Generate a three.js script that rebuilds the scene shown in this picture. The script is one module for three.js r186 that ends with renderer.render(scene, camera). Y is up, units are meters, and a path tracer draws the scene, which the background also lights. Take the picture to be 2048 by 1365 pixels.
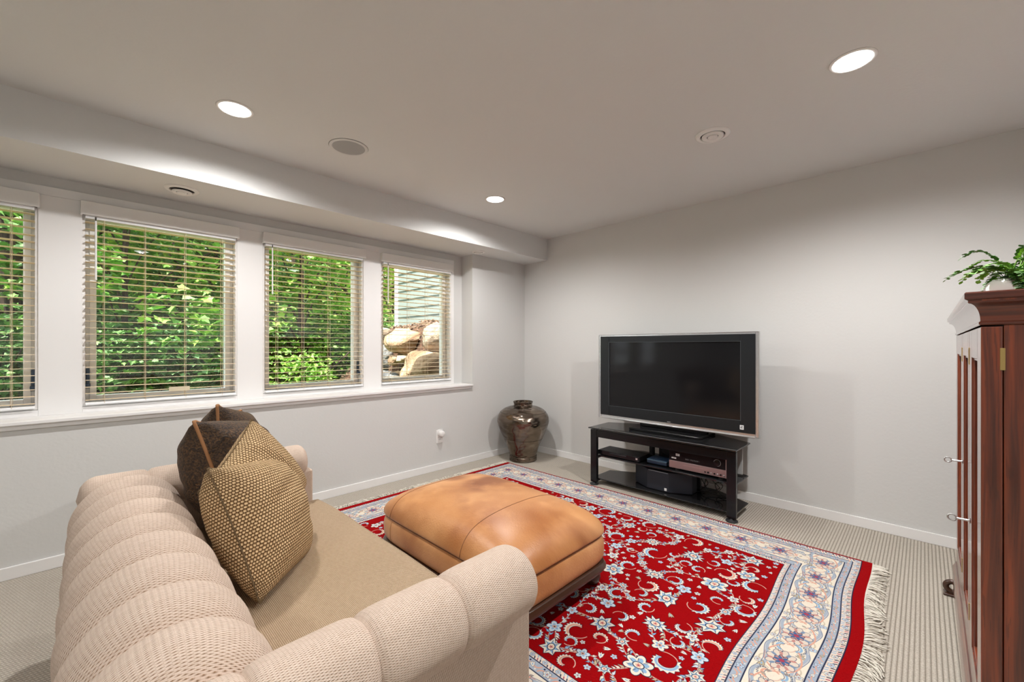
import * as THREE from 'three';
import { RoundedBoxGeometry } from 'three/addons/geometries/RoundedBoxGeometry.js';
import { mergeGeometries, mergeVertices, toCreasedNormals } from 'three/addons/utils/BufferGeometryUtils.js';

// ---------- camera, sky, sun, exposure ----------
const scene = new THREE.Scene();
const F = 833.24, YAW = THREE.MathUtils.degToRad(44.644);
const camera = new THREE.PerspectiveCamera(2 * THREE.MathUtils.radToDeg(Math.atan(682.5 / F)), 2048 / 1365, 0.05, 300);
camera.position.set(3.4043, 1.2188, 3.6602);
camera.lookAt(3.4043 - Math.sin(YAW), 1.2188, 3.6602 - Math.cos(YAW));
camera.setViewOffset(2048, 1365, 0, -11.1, 2048, 1365);
scene.background = new THREE.Color(0.86, 0.93, 1.0);
scene.backgroundIntensity = 3.3;
const sun = new THREE.DirectionalLight(new THREE.Color(1.0, 0.95, 0.85), 14.5);
sun.name = 'sun';
sun.position.set(-3, 26, 11);
sun.target.position.set(-9, 0, 2);
sun.castShadow = true;
sun.shadow.mapSize.set(4096, 4096);
Object.assign(sun.shadow.camera, { left: -25, right: 25, top: 25, bottom: -25, near: 1, far: 80 });
scene.add(sun, sun.target);
const renderer = new THREE.WebGLRenderer({ antialias: true });
renderer.toneMapping = THREE.LinearToneMapping;
renderer.toneMappingExposure = 1.06;
renderer.shadowMap.enabled = true;
const LAMP = { color: new THREE.Color(1.0, 0.982, 0.968), intensity: 11, angle: 1.45, penumbra: 0.4 };

// ---------- helpers ----------
let seed = 12345;
const rnd = () => { seed = (seed + 0x6d2b79f5) | 0; let t = Math.imul(seed ^ (seed >>> 15), 1 | seed); t = (t + Math.imul(t ^ (t >>> 7), 61 | t)) ^ t; return ((t ^ (t >>> 14)) >>> 0) / 4294967296; };
const rr = (a, b) => a + (b - a) * rnd();
const V = (x, y, z) => new THREE.Vector3(x, y, z);
const lerp = (a, b, t) => a + (b - a) * t, clamp = (x, a = 0, b = 1) => Math.min(b, Math.max(a, x)), smooth = (a, b, x) => { const t = clamp((x - a) / (b - a)); return t * t * (3 - 2 * t); };
const used = {};
function numbered(name) { const n = used[name] = (used[name] ?? -1) + 1; return n ? name + '_' + String(n).padStart(3, '0') : name; }
function tag(o, label, category, group) { o.userData.label = label; o.userData.category = category; if (group) o.userData.group = group; return o; }
function shadows(o) { o.castShadow = o.receiveShadow = true; return o; }
function thing(name, label, category, pos = [0, 0, 0], turn = 0, group) {
  const o = new THREE.Group(); o.name = numbered(name); o.position.set(...pos); o.rotation.y = turn; scene.add(o); return tag(o, label, category, group);
}
function mesh(name, geo, mat, parent = scene) {
  const g = Array.isArray(geo) ? join(geo) : geo;
  const m = shadows(new THREE.Mesh(g, mat)); m.name = parent === scene ? numbered(name) : name; parent.add(m); return m;
}
function struct(name, geo, mat, parent = scene) { const m = mesh(name, geo, mat, parent); m.userData.kind = 'structure'; return m; }
function join(list) {
  const gs = list.map((g) => { const q = g.index ? g.toNonIndexed() : g; for (const k of Object.keys(q.attributes)) if (!['position', 'normal', 'uv'].includes(k)) q.deleteAttribute(k); return q; });
  return gs.length === 1 ? gs[0] : mergeGeometries(gs);
}
// texture coordinates in metres, laid along the dominant axis of each face
function metric(geo, swap = false) {
  const g = geo.index ? geo.toNonIndexed() : geo, p = g.attributes.position, uv = new Float32Array(p.count * 2), a = V(), b = V(), c = V(), n = V();
  for (let i = 0; i < p.count; i += 3) {
    a.fromBufferAttribute(p, i); b.fromBufferAttribute(p, i + 1); c.fromBufferAttribute(p, i + 2);
    n.crossVectors(b.clone().sub(a), c.clone().sub(a));
    const ax = Math.abs(n.x), ay = Math.abs(n.y), az = Math.abs(n.z);
    [a, b, c].forEach((q, k) => {
      let s, t;
      if (ay >= ax && ay >= az) { s = q.x; t = q.z; } else if (ax >= az) { s = q.z; t = q.y; } else { s = q.x; t = q.y; }
      uv[(i + k) * 2] = swap ? t : s; uv[(i + k) * 2 + 1] = swap ? s : t;
    });
  }
  g.setAttribute('uv', new THREE.BufferAttribute(uv, 2));
  return g;
}
// box from its limits, edges rounded by r
function bx(x0, x1, y0, y1, z0, z1, r = 0, swap = false) {
  const w = x1 - x0, h = y1 - y0, d = z1 - z0, rad = Math.min(r, w / 2.01, h / 2.01, d / 2.01);
  const g = rad > 0 ? new RoundedBoxGeometry(w, h, d, 2, rad) : new THREE.BoxGeometry(w, h, d);
  g.translate((x0 + x1) / 2, (y0 + y1) / 2, (z0 + z1) / 2);
  return metric(g, swap);
}
function tube(points, r, seg = 24, rad = 8, closed = false) { return new THREE.TubeGeometry(new THREE.CatmullRomCurve3(points, closed, 'centripetal'), seg, r, rad, closed); }
function lathe(pts, seg = 48) { return new THREE.LatheGeometry(pts.map(([x, y]) => new THREE.Vector2(x, y)), seg); }
// surface from a function of two parameters
function surf(fn, nu, nv, uvfn, flip = false) {
  const pos = [], uv = [], idx = [];
  for (let j = 0; j <= nv; j++) for (let i = 0; i <= nu; i++) {
    const u = i / nu, v = j / nv, p = fn(u, v); pos.push(p.x, p.y, p.z);
    const t = uvfn ? uvfn(u, v, p) : [u, v]; uv.push(t[0], t[1]);
  }
  const w = nu + 1;
  for (let j = 0; j < nv; j++) for (let i = 0; i < nu; i++) {
    const a = j * w + i, b = a + 1, c = a + w, d = c + 1;
    if (flip) idx.push(a, c, b, b, c, d); else idx.push(a, b, c, b, d, c);
  }
  const g = new THREE.BufferGeometry();
  g.setAttribute('position', new THREE.Float32BufferAttribute(pos, 3)); g.setAttribute('uv', new THREE.Float32BufferAttribute(uv, 2)); g.setIndex(idx); g.computeVertexNormals();
  return g;
}
// ---------- textures ----------
function hash2(x, y, s) { let h = Math.imul(x, 374761393) ^ Math.imul(y, 668265263) ^ Math.imul(s, 2246822519); h = Math.imul(h ^ (h >>> 13), 1274126177); return ((h ^ (h >>> 16)) >>> 0) / 4294967296; }
function vnoise(x, y, period, s, py = period) {
  const x0 = Math.floor(x), y0 = Math.floor(y), fx = x - x0, fy = y - y0, u = fx * fx * (3 - 2 * fx), v = fy * fy * (3 - 2 * fy), m = (q) => ((q % period) + period) % period, k = (q) => ((q % py) + py) % py;
  return lerp(lerp(hash2(m(x0), k(y0), s), hash2(m(x0 + 1), k(y0), s), u), lerp(hash2(m(x0), k(y0 + 1), s), hash2(m(x0 + 1), k(y0 + 1), s), u), v);
}
function fbm(x, y, period, oct, s, py = period) { let a = 0, k = 0.5, n = 0; for (let o = 0; o < oct; o++) { a += k * vnoise(x, y, period, s + o, py); n += k; x *= 2; y *= 2; period *= 2; py *= 2; k *= 0.5; } return a / n; }
function tex(w, h, fn, size, srgb = true) {   // fn(u, v) gives 0..255 grey or [r, g, b]; size: metres covered by one tile
  const d = new Uint8Array(w * h * 4);
  for (let y = 0, i = 0; y < h; y++) for (let x = 0; x < w; x++, i += 4) {
    const c = fn(x / w, y / h), q = typeof c === 'number' ? [c, c, c] : c;
    d[i] = clamp(q[0], 0, 255); d[i + 1] = clamp(q[1], 0, 255); d[i + 2] = clamp(q[2], 0, 255); d[i + 3] = 255;
  }
  const t = new THREE.DataTexture(d, w, h); t.wrapS = t.wrapT = THREE.RepeatWrapping; t.magFilter = THREE.LinearFilter; t.minFilter = THREE.LinearMipmapLinearFilter; t.generateMipmaps = true;
  if (srgb) t.colorSpace = THREE.SRGBColorSpace;
  if (size) t.repeat.set(1 / size[0], 1 / size[1]);
  t.needsUpdate = true;
  return t;
}
const mat = (o) => new THREE.MeshStandardMaterial(o), cloth = (o) => new THREE.MeshPhysicalMaterial({ specularIntensity: 0.15, ...o }), phys = (o) => new THREE.MeshPhysicalMaterial(o);
const mix3 = (a, b, t) => [lerp(a[0], b[0], t), lerp(a[1], b[1], t), lerp(a[2], b[2], t)];
const plasterBump = tex(256, 256, (u, v) => 255 * fbm(u * 32, v * 32, 32, 3, 7), [0.4, 0.4], false);
const M = {
  wall: mat({ color: new THREE.Color(0.65, 0.648, 0.632), roughness: 0.9, bumpMap: plasterBump, bumpScale: 0.0004 }),
  ceil: mat({ color: new THREE.Color(0.695, 0.70, 0.69), roughness: 0.95, bumpMap: plasterBump, bumpScale: 0.0004 }),
  trim: mat({ color: new THREE.Color(0.83, 0.82, 0.81), roughness: 0.4 }),
  vinyl: mat({ color: new THREE.Color(0.9, 0.91, 0.92), roughness: 0.35 }),
  glass: phys({ color: 0xffffff, transmission: 1, thickness: 0, roughness: 0, ior: 1.45 }),
  white: mat({ color: new THREE.Color(0.82, 0.81, 0.79), roughness: 0.45 }),
  slat: mat({ color: new THREE.Color(0.77, 0.62, 0.43), roughness: 0.45 }),
  cord: mat({ color: new THREE.Color(0.72, 0.6, 0.44), roughness: 0.8 }),
  dark: mat({ color: 0x0a0a0a, roughness: 0.6 }),
  steelBlue: mat({ color: 0x48566a, roughness: 0.35, metalness: 0.6 }),
};
const H = 2.44, XR = 4.25, ZF = 7.2, SX = 0.3537, SY = 2.199, AX = -0.18, AZ = 0.812, OX = -0.36;
// ---------- floor: carpet in looped ribs ----------
{
  // one tile: 8 ribs across 12 cm, loops along each rib
  const ribs = 8, loops = 12;
  const hgt = (u, v) => {
    const rx = u * ribs, k = Math.floor(rx), fx = rx - k, ly = v * loops + (k % 2) * 0.5, fy = ly - Math.floor(ly);
    const ridge = Math.pow(Math.sin(Math.PI * fx), 0.6), loop = 0.2 + 0.8 * Math.pow(Math.abs(Math.sin(Math.PI * (fy + 0.35 * (fx - 0.5)))), 0.7);
    return 0.25 + 0.3 * ridge + 0.45 * ridge * loop;
  };
  const col = tex(512, 512, (u, v) => {
    const h = hgt(u, v), n = fbm(u * 48, v * 48, 48, 2, 3), t = h;
    const c = mix3([136, 126, 113], [212, 205, 193], t * (0.75 + 0.5 * (n - 0.3)));
    return c;
  }, [0.124, 0.124]);
  const bump = tex(512, 512, (u, v) => 255 * hgt(u, v), [0.124, 0.124], false);
  M.carpet = cloth({ map: col, bumpMap: bump, bumpScale: 0.005, roughness: 1 });
}
const floor = struct('floor', bx(OX, XR + 0.2, -0.12, 0, -0.2, ZF + 0.2), M.carpet);

// ---------- walls ----------
const TOP = 2.6;
// window openings along z: [near edge, far edge]
const WIN = [[3.868, 4.66], [2.905, 3.693], [1.94, 2.737], [0.968, 1.77]], SILL = 0.86, HEAD = 2.05;
{
  const g = [bx(OX, 0, 0, 0.800, -0.2, ZF + 0.2), bx(OX, 0, 0.8, TOP, -0.2, AZ), bx(OX, 0, 0.8, TOP, 5.7, ZF + 0.2), bx(OX, AX, HEAD, TOP, AZ, 5.7), bx(OX, AX, 0.8, SILL, AZ, 5.7)];
  const edges = [AZ, ...WIN.slice().reverse().flat(), 5.7];
  for (let i = 0; i < edges.length; i += 2) g.push(bx(OX, AX, SILL, HEAD, edges[i], edges[i + 1]));
  struct('wall_left', g, M.wall);
}
struct('wall_back', bx(0, XR, 0, TOP, -0.2, 0), M.wall);
struct('wall_right', bx(XR, XR + 0.2, 0, TOP, -0.2, ZF + 0.2), M.wall);
struct('wall_front', bx(0, XR, 0, TOP, ZF, ZF + 0.2), M.wall);
struct('ceiling', bx(OX, XR + 0.2, H, H + 0.3, -0.2, ZF + 0.2), M.ceil);
struct('ceiling_soffit', bx(AX, SX, SY, H, 0, ZF, 0), M.ceil);
struct('baseboard_left', bx(0, 0.013, 0, 0.0665, 0, ZF, 0.003), M.trim);
struct('baseboard_back', bx(0.013, XR, 0, 0.0665, 0, 0.013, 0.003), M.trim);
struct('baseboard_right', bx(XR - 0.013, XR, 0, 0.0665, 0.013, ZF, 0.003), M.trim);

// window stool, apron, head board and the flat boards between the windows
struct('trim_1', bx(AX, 0.032, 0.804, 0.824, 0.822, 5.7, 0.004), M.trim);
struct('trim_2', bx(0, 0.014, 0.778, 0.804, 0.835, 5.7, 0.003), M.trim);
struct('trim_3', bx(AX, AX + 0.016, 2.086, 2.137, 0.928, 5.7, 0.002), M.trim);
[[0.928, 0.968], [1.77, 1.94], [2.737, 2.905], [3.693, 3.868], [4.66, 4.83]].forEach(([a, b], i) => struct('trim_' + (4 + i), bx(AX, AX + 0.014, 0.824, 2.086, a, b, 0.002), M.trim));
WIN.forEach(([a, b], i) => struct('trim_' + (9 + i), bx(AX, AX + 0.014, 0.824, 0.858, a, b, 0.002), M.trim));

// ---------- windows ----------
function bars(z0, z1, y0, y1, x0, x1, t, r = 0.003) {   // a rectangular frame of four bars
  return [bx(x0, x1, y0, y1, z0, z0 + t, r), bx(x0, x1, y0, y1, z1 - t, z1, r), bx(x0, x1, y0, y0 + t, z0 + t, z1 - t, r), bx(x0, x1, y1 - t, y1, z0 + t, z1 - t, r)];
}
WIN.forEach(([z0, z1], i) => {
  const w = new THREE.Group(); w.name = 'window_' + (i + 1); w.userData.kind = 'structure'; scene.add(w);
  const jamb = bars(z0, z1, SILL, HEAD, -0.33, AX + 0.006, 0.012, 0.001);
  mesh('window_jamb', jamb, M.trim, w);
  mesh('window_frame', bars(z0 + 0.012, z1 - 0.012, SILL + 0.008, HEAD - 0.01, -0.31, -0.245, 0.022), M.vinyl, w);
  mesh('window_sash', bars(z0 + 0.03, z1 - 0.03, SILL + 0.026, HEAD - 0.03, -0.295, -0.235, 0.03), M.vinyl, w);
  mesh('window_pane', bx(-0.272, -0.268, SILL + 0.05, HEAD - 0.055, z0 + 0.055, z1 - 0.055), M.glass, w);
  // lock lever on one jamb and crank at the foot
  const lz = i === 0 || i === 2 ? z0 + 0.022 : z1 - 0.022;
  if (i < 3) mesh('window_lock', [bx(-0.236, -0.226, 0.98, 1.085, lz - 0.008, lz + 0.008, 0.003), bx(-0.232, -0.205, 0.965, 0.995, lz - 0.012, lz + 0.012, 0.006)], M.steelBlue, w);
  const cz = i === 2 ? z1 - 0.14 : z0 + 0.16;
  mesh('window_crank', [bx(-0.244, -0.205, 0.874, 0.892, cz - 0.05, cz + 0.03, 0.006), tube([V(-0.21, 0.89, cz + 0.02), V(-0.2, 0.9, cz - 0.01), V(-0.202, 0.893, cz - 0.06)], 0.005, 10, 6)], M.vinyl, w);
});

// ---------- blinds ----------
{
  const names = ['first', 'second', 'third', 'fourth'];
  const labels = ['white slatted blind with valance, cut off by the photo at far left', 'white slatted blind with four ladder cords on the widest window in view', 'white slatted blind on the window with a dark trunk outside, between the flat white boards', 'white slatted blind on the small window facing grey siding and boulders'];
  const slatGeo = {};
  WIN.forEach(([z0, z1], i) => {
    const b = thing('window_blind', labels[i], 'blind', [-0.172, 0, (z0 + z1) / 2], 0, 'slatted blinds on the four windows');
    const L = z1 - z0, hw = L / 2 - 0.012;
    mesh('valance', bx(0.034, 0.046, 2.003, 2.084, -L / 2 - 0.008, L / 2 + 0.008, 0.004), M.white, b);
    for (const s of [-1, 1]) mesh('valance_return', bx(-0.004, 0.036, 2.003, 2.084, s * (L / 2 + 0.003) - 0.005, s * (L / 2 + 0.003) + 0.005, 0.002), M.white, b);
    mesh('headrail', bx(-0.028, 0.028, 1.985, 2.03, -hw, hw, 0.003), M.vinyl, b);
    const key = L.toFixed(3);
    slatGeo[key] ??= surf((u, v) => { const s = (v - 0.5) * 2; return V(0.0245 * s, 0.0012 * (1 - s * s), lerp(-hw, hw, u)); }, 1, 6, (u, v) => [u, v]);
    const under = slatGeo[key];
    slatGeo[key + 'b'] ??= (() => { const g = under.clone().toNonIndexed(), g2 = g.clone(); g2.translate(0, -0.0014, 0); const p = g2.attributes.position, q = p.array; for (let k = 0; k < p.count; k += 3) for (let c = 0; c < 3; c++) { const t = q[k * 3 + 3 + c]; q[k * 3 + 3 + c] = q[k * 3 + 6 + c]; q[k * 3 + 6 + c] = t; } g2.computeVertexNormals(); return mergeGeometries([g, g2, bx(0.0238, 0.0250, -0.0015, 0.0002, -hw, hw), bx(-0.0250, -0.0238, -0.0015, 0.0002, -hw, hw)]); })();
    let n = 0;
    for (let y = 1.966; y > 0.89; y -= 0.0396, n++) {
      const s = mesh('slat', slatGeo[key + 'b'], M.slat, b); s.position.set(0.001 * Math.sin(n * 7 + i), y + 0.0012 * Math.sin(n * 3.7 + i), 0); s.rotation.z = 0.014 * Math.sin(n * 2.1 + i * 2);
    }
    mesh('bottom_rail', bx(-0.025, 0.025, 0.868, 0.884, -hw, hw, 0.004), M.vinyl, b);
    for (const t of [-0.38, -0.12, 0.14, 0.38]) mesh('ladder_cord', [tube([V(0.0255, 1.99, t * L), V(0.0255, 0.875, t * L)], 0.0011, 2, 5), tube([V(-0.0255, 1.99, t * L), V(-0.0255, 0.875, t * L)], 0.0011, 2, 5), tube([V(0.002, 1.99, t * L + 0.006), V(0.002, 0.88, t * L + 0.006)], 0.0011, 2, 5)], M.cord, b);
    if (i === 1) mesh('paper_tag', bx(0.0255, 0.0262, 0.922, 0.951, -0.115, -0.005), mat({ color: new THREE.Color(0.62, 0.54, 0.38), roughness: 0.8 }), b);
    if (i) {
      const wz = hw - 0.045;
      mesh('tilt_wand', [tube([V(0.034, 1.975, wz), V(0.034, 1.62, wz)], 0.005, 2, 6)], M.white, b);
      mesh('wand_hook', tube([V(0.02, 1.998, wz), V(0.036, 1.993, wz), V(0.034, 1.97, wz)], 0.0028, 8, 6), M.dark, b);
    }
  });
}

// ---------- ceiling fittings ----------
const glow = mat({ color: 0xffffff, emissive: new THREE.Color(1.0, 0.98, 0.95), emissiveIntensity: 9, roughness: 0.5 });
function downlight(x, z, label, group, power = x < 2 ? (z > 4 ? 0.25 : 0.62) : z > 4 ? 0.5 : z > 2 ? 0.4 : 1) {
  const o = thing('recessed_downlight', label, 'ceiling light', [x, H, z], 0, group);
  mesh('trim_ring', lathe([[0.069, -0.001], [0.07, -0.005], [0.077, -0.005], [0.081, -0.002], [0.082, 0.0], [0.069, 0.0]], 48), M.white, o);
  const d = mesh('diffuser', lathe([[0, -0.013], [0.03, -0.0122], [0.055, -0.0095], [0.066, -0.006], [0.07, -0.002]], 40), glow, o);
  const s = new THREE.SpotLight(LAMP.color, LAMP.intensity * power, 0, LAMP.angle, LAMP.penumbra, 2);
  s.name = 'downlight_lamp'; s.position.set(0, -0.02, 0); s.target.position.set(0, -2, 0); s.castShadow = true; s.shadow.radius = 1.1; s.shadow.mapSize.set(1024, 1024); s.shadow.bias = -0.0005;
  o.add(s, s.target);
}
downlight(0.888, 3.137, 'round recessed downlight nearest the camera of the two along the soffit', 'recessed downlights');
downlight(0.883, 1.306, 'small round recessed downlight in the ceiling near the far corner above the vase', 'recessed downlights');
downlight(3.189, 1.373, 'round recessed downlight in the ceiling above the tall wooden cabinet', 'recessed downlights');
downlight(3.189, 3.2, 'round recessed downlight overhead, out of the photo above the camera', 'recessed downlights');
downlight(0.888, 5.0, 'round recessed downlight behind the sofa, outside the photo', 'recessed downlights');
downlight(3.189, 5.1, 'round recessed downlight behind the camera, outside the photo', 'recessed downlights');
{
  const o = thing('ceiling_speaker', 'round in-ceiling speaker with grey mesh grille and thin white rim', 'speaker', [0.9, H, 2.547]);
  const dots = tex(256, 256, (u, v) => { const a = (u * 32) % 1 - 0.5, b = (v * 32) % 1 - 0.5; return a * a + b * b < 0.07 ? 95 : 178; }, [0.06, 0.06]);
  mesh('grille', (() => { const g = new THREE.CircleGeometry(0.094, 56); g.rotateX(Math.PI / 2); g.translate(0, -0.0035, 0); return metric(g); })(), mat({ map: dots, roughness: 0.7 }), o);
  mesh('rim', lathe([[0.0935, -0.003], [0.096, -0.0055], [0.111, -0.004], [0.114, 0], [0.0935, 0]], 64), M.ceil, o);
}
function vent(name, label, x, y, z, R, drop, k) {
  const o = thing(name, label, 'air vent', [x, y, z]);
  mesh('outer_ring', lathe([[R * 0.7, 0.0], [R * 0.7, -0.006], [R * 0.74, -0.011], [R * 0.93, -0.009], [R, -0.003], [R, 0]], 56), M.white, o);
  mesh('throat', lathe([[0, -0.0015], [R * 0.7, -0.0015]], 40), M.dark, o);
  mesh('cone', lathe([[R * k, -drop + 0.001], [R * k, -drop - 0.004], [R * (k - 0.04), -drop - 0.009], [R * 0.34, -drop - 0.006], [R * 0.32, -drop + 0.002], [R * k, -drop + 0.001]], 48), M.white, o);
  mesh('centre_disc', lathe([[0, -drop - 0.013], [R * 0.25, -drop - 0.011], [R * 0.29, -drop - 0.006], [R * 0.29, -drop + 0.004], [0, -drop + 0.004]], 40), M.white, o);
}
vent('ceiling_vent', 'round white air vent in the main ceiling towards the television wall', 2.54, H, 1.14, 0.092, 0.008, 0.63);
vent('soffit_vent', 'round white air vent under the soffit above the widest window', 0.118, SY, 3.258, 0.088, 0.017, 0.58);
vent('soffit_vent', 'round white air vent under the soffit near the far corner', 0.13, SY, 0.84, 0.07, 0.011, 0.62);

// ---------- wall outlet ----------
{
  const o = thing('wall_outlet', 'white wall outlet plate low on the window wall', 'outlet', [0, 0.332, 1.236]);
  mesh('plate', bx(0, 0.006, -0.066, 0.066, -0.04, 0.04, 0.003), M.white, o);
  mesh('socket', [bx(0.004, 0.009, -0.054, -0.012, -0.02, 0.02, 0.006)], M.white, o);
  mesh('slot', [bx(0.0085, 0.0095, -0.036, -0.022, -0.010, -0.007), bx(0.0085, 0.0095, -0.036, -0.022, 0.007, 0.010)], M.dark, o);
  const p = thing('night_light', 'round white plug-in knob fitted in the wall outlet', 'plug', [0.006, 0.362, 1.232]);
  mesh('knob', (() => { const g = lathe([[0, 0.055], [0.018, 0.054], [0.028, 0.047], [0.03, 0.036], [0.03, 0.012], [0.022, 0.002], [0, 0.002]], 32); g.rotateZ(-Math.PI / 2); return g; })(), M.white, p);
}
// ---------- rug ----------
const RUG = { x0: 0.315, x1: 3.195, z0: 0.595, z1: 2.78 };
{
  const S = 706, W = RUG.x1 - RUG.x0, D = RUG.z1 - RUG.z0, cv = document.createElement('canvas');
  cv.width = 2040; cv.height = Math.round(D * S);
  const c = cv.getContext('2d');
  c.scale(cv.width / W, cv.height / D); c.lineJoin = c.lineCap = 'round';
  const RED = '#990309', CREAM = '#e9e0cf', BLUE = '#a9b4c2', SKY = '#8fb3d2', NAVY = '#232a45', PINK = '#dba58f', ROSE = '#a8465a', TAN = '#bfae8e';
  const fill = (col, f) => { c.fillStyle = col; c.beginPath(); f(); c.fill(); }, line = (col, w, f) => { c.strokeStyle = col; c.lineWidth = w; c.beginPath(); f(); c.stroke(); };
  const poly = (pts) => { pts.forEach(([x, y], i) => (i ? c.lineTo(x, y) : c.moveTo(x, y))); c.closePath(); };
  const at = (x, y, a, f) => { c.save(); c.translate(x, y); c.rotate(a); f(); c.restore(); };
  function spiky(r0, r1, n, squash = 1, jag = 0.25) { const p = []; for (let i = 0; i < n * 2; i++) { const a = Math.PI * i / n, r = (i % 2 ? r0 : r1) * (1 + jag * (rnd() - 0.5)); p.push([Math.cos(a) * r, Math.sin(a) * r * squash]); } return p; }
  function petals(r0, r1, n, squash = 1) { const p = []; for (let i = 0; i < n * 10; i++) { const a = 2 * Math.PI * i / (n * 10), r = lerp(r0, r1, Math.abs(Math.sin(a * n / 2))); p.push([Math.cos(a) * r, Math.sin(a) * r * squash]); } return p; }
  function palmette(x, y, r, a, kind) {
    at(x, y, a, () => {
      const o = kind === 1 ? petals(r * 0.62, r, 6) : spiky(r * 0.62, r, kind === 2 ? 7 : 11, 0.85);
      line(NAVY, r * 0.1, () => poly(o)); fill(CREAM, () => poly(o));
      const b = kind === 1 ? petals(r * 0.3, r * 0.72, 6) : spiky(r * 0.42, r * 0.72, kind === 2 ? 7 : 11, 0.85);
      fill(kind === 0 && rnd() < 0.5 ? BLUE : SKY, () => poly(b));
      for (let i = 0; i < 7; i++) { const q = i * 0.9 + a; line(NAVY, r * 0.035, () => { c.moveTo(Math.cos(q) * r * 0.46, Math.sin(q) * r * 0.42); c.lineTo(Math.cos(q + 0.12) * r * 0.78, Math.sin(q + 0.12) * r * 0.66); }); }
      fill(NAVY, () => c.ellipse(0, 0, r * 0.4, r * 0.32, 0, 0, 7)); fill(CREAM, () => c.ellipse(0, 0, r * 0.34, r * 0.26, 0, 0, 7));
      fill(PINK, () => poly(petals(r * 0.1, r * 0.22, 5))); fill(ROSE, () => c.arc(0, 0, r * 0.07, 0, 7));
    });
  }
  function blossom(x, y, r, a) { at(x, y, a, () => { const p = petals(r * 0.55, r, 5); line(NAVY, r * 0.14, () => poly(p)); fill(rnd() < 0.5 ? CREAM : '#c9d6e0', () => poly(p)); fill(SKY, () => poly(petals(r * 0.2, r * 0.6, 5))); fill(PINK, () => c.arc(0, 0, r * 0.26, 0, 7)); fill(NAVY, () => c.arc(0, 0, r * 0.1, 0, 7)); }); }
  function bud(x, y, r, a) { at(x, y, a, () => { const p = [[-r, 0], [-r * 0.2, -r * 0.5], [r, -r * 0.7], [r * 0.6, -r * 0.2], [r * 1.2, 0], [r * 0.6, r * 0.2], [r, r * 0.7], [-r * 0.2, r * 0.5]]; line(NAVY, r * 0.1, () => poly(p)); fill(rnd() < 0.6 ? CREAM : TAN, () => poly(p)); fill(SKY, () => c.ellipse(r * 0.1, 0, r * 0.4, r * 0.18, 0, 0, 7)); }); }
  // long curled leaf with a saw-toothed outer edge
  function saz(x, y, R, a, turn, span, th) {
    at(x, y, a, () => {
      c.scale(1, turn); const out = [], inn = [], mid = [], n = 22;
      for (let i = 0; i <= n; i++) { const t = i / n, q = t * span, rad = R * (1.1 - 0.7 * t), w = th * Math.pow(Math.sin(Math.PI * Math.min(1, t * 0.93 + 0.05)), 0.7), tooth = i % 2 ? 0 : th * 0.75 * (t < 0.95 ? 1 : 0); out.push([Math.cos(q - tooth * 3) * (rad + w + tooth), Math.sin(q - tooth * 3) * (rad + w + tooth)]); inn.unshift([Math.cos(q) * (rad - w * 0.6), Math.sin(q) * (rad - w * 0.6)]); mid.push([Math.cos(q) * (rad + w * 0.15), Math.sin(q) * (rad + w * 0.15)]); }
      line('#d9b9a6', 0.0042, () => { c.moveTo(R * 1.1, 0); c.bezierCurveTo(R * 1.15, -R * 0.5, R * 0.7, -R * 1.0, R * 0.1, -R * 1.05); });
      const o = [...out, ...inn]; line(NAVY, th * 0.28, () => poly(o)); fill(CREAM, () => poly(o));
      line(rnd() < 0.5 ? SKY : rnd() < 0.5 ? PINK : BLUE, th * 0.75, () => mid.slice(2, -2).forEach(([p, q], i) => (i ? c.lineTo(p, q) : c.moveTo(p, q))));
    });
  }
  // ground
  fill(RED, () => c.rect(0, 0, W, D));
  const wx = [0.045, 0.037, 0.032, 0.165, 0.040, 0.026], wz = [0.013, 0.042, 0.037, 0.187, 0.046, 0.030];   // from the outside in
  const cols = [RED, '#e6d6c6', BLUE, CREAM, BLUE, '#e6d6c6', RED];
  const ring = (k) => { let x = 0, z = 0; for (let i = 0; i < k; i++) { x += wx[i]; z += wz[i]; } return [x, z, W - x, D - z]; };
  for (let k = 1; k <= 6; k++) { const [a, b, e, f] = ring(k); fill(cols[k], () => c.rect(a, b, e - a, f - b)); line(NAVY, k === 6 ? 0.003 : 0.0042, () => c.rect(a, b, e - a, f - b)); }
  // walk the middle line of a border ring, calling f(x, z, direction, width)
  function around(k, step, f) {
    const a = ring(k), b = ring(k + 1), x0 = (a[0] + b[0]) / 2, z0 = (a[1] + b[1]) / 2, x1 = W - x0, z1 = D - z0;
    [[x0, z0, x1, z0, wz[k]], [x1, z0, x1, z1, wx[k]], [x1, z1, x0, z1, wz[k]], [x0, z1, x0, z0, wx[k]]].forEach(([p, q, r, s, w]) => { const L = Math.hypot(r - p, s - q), n = Math.round(L / step), d = Math.atan2(s - q, r - p); for (let i = 0; i < n; i++) { const t = i / n; f(lerp(p, r, t), lerp(q, s, t), d, w, i, L / n); } });
  }
  for (const k of [1, 5]) around(k, 0.062, (x, z, d, w, i, L) => {
    blossom(x, z, w * 0.36, rnd() * 6);
    at(x, z, d, () => { [[0.25, NAVY], [0.36, SKY], [0.47, ROSE], [0.58, SKY], [0.7, NAVY]].forEach(([t, col], j) => line(col, w * 0.13, () => { const s = (j % 2 ? 1 : -1) * w * 0.22; c.moveTo(L * t, s - w * 0.12); c.lineTo(L * (t + 0.07), s + w * 0.14); })); });
  });
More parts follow.
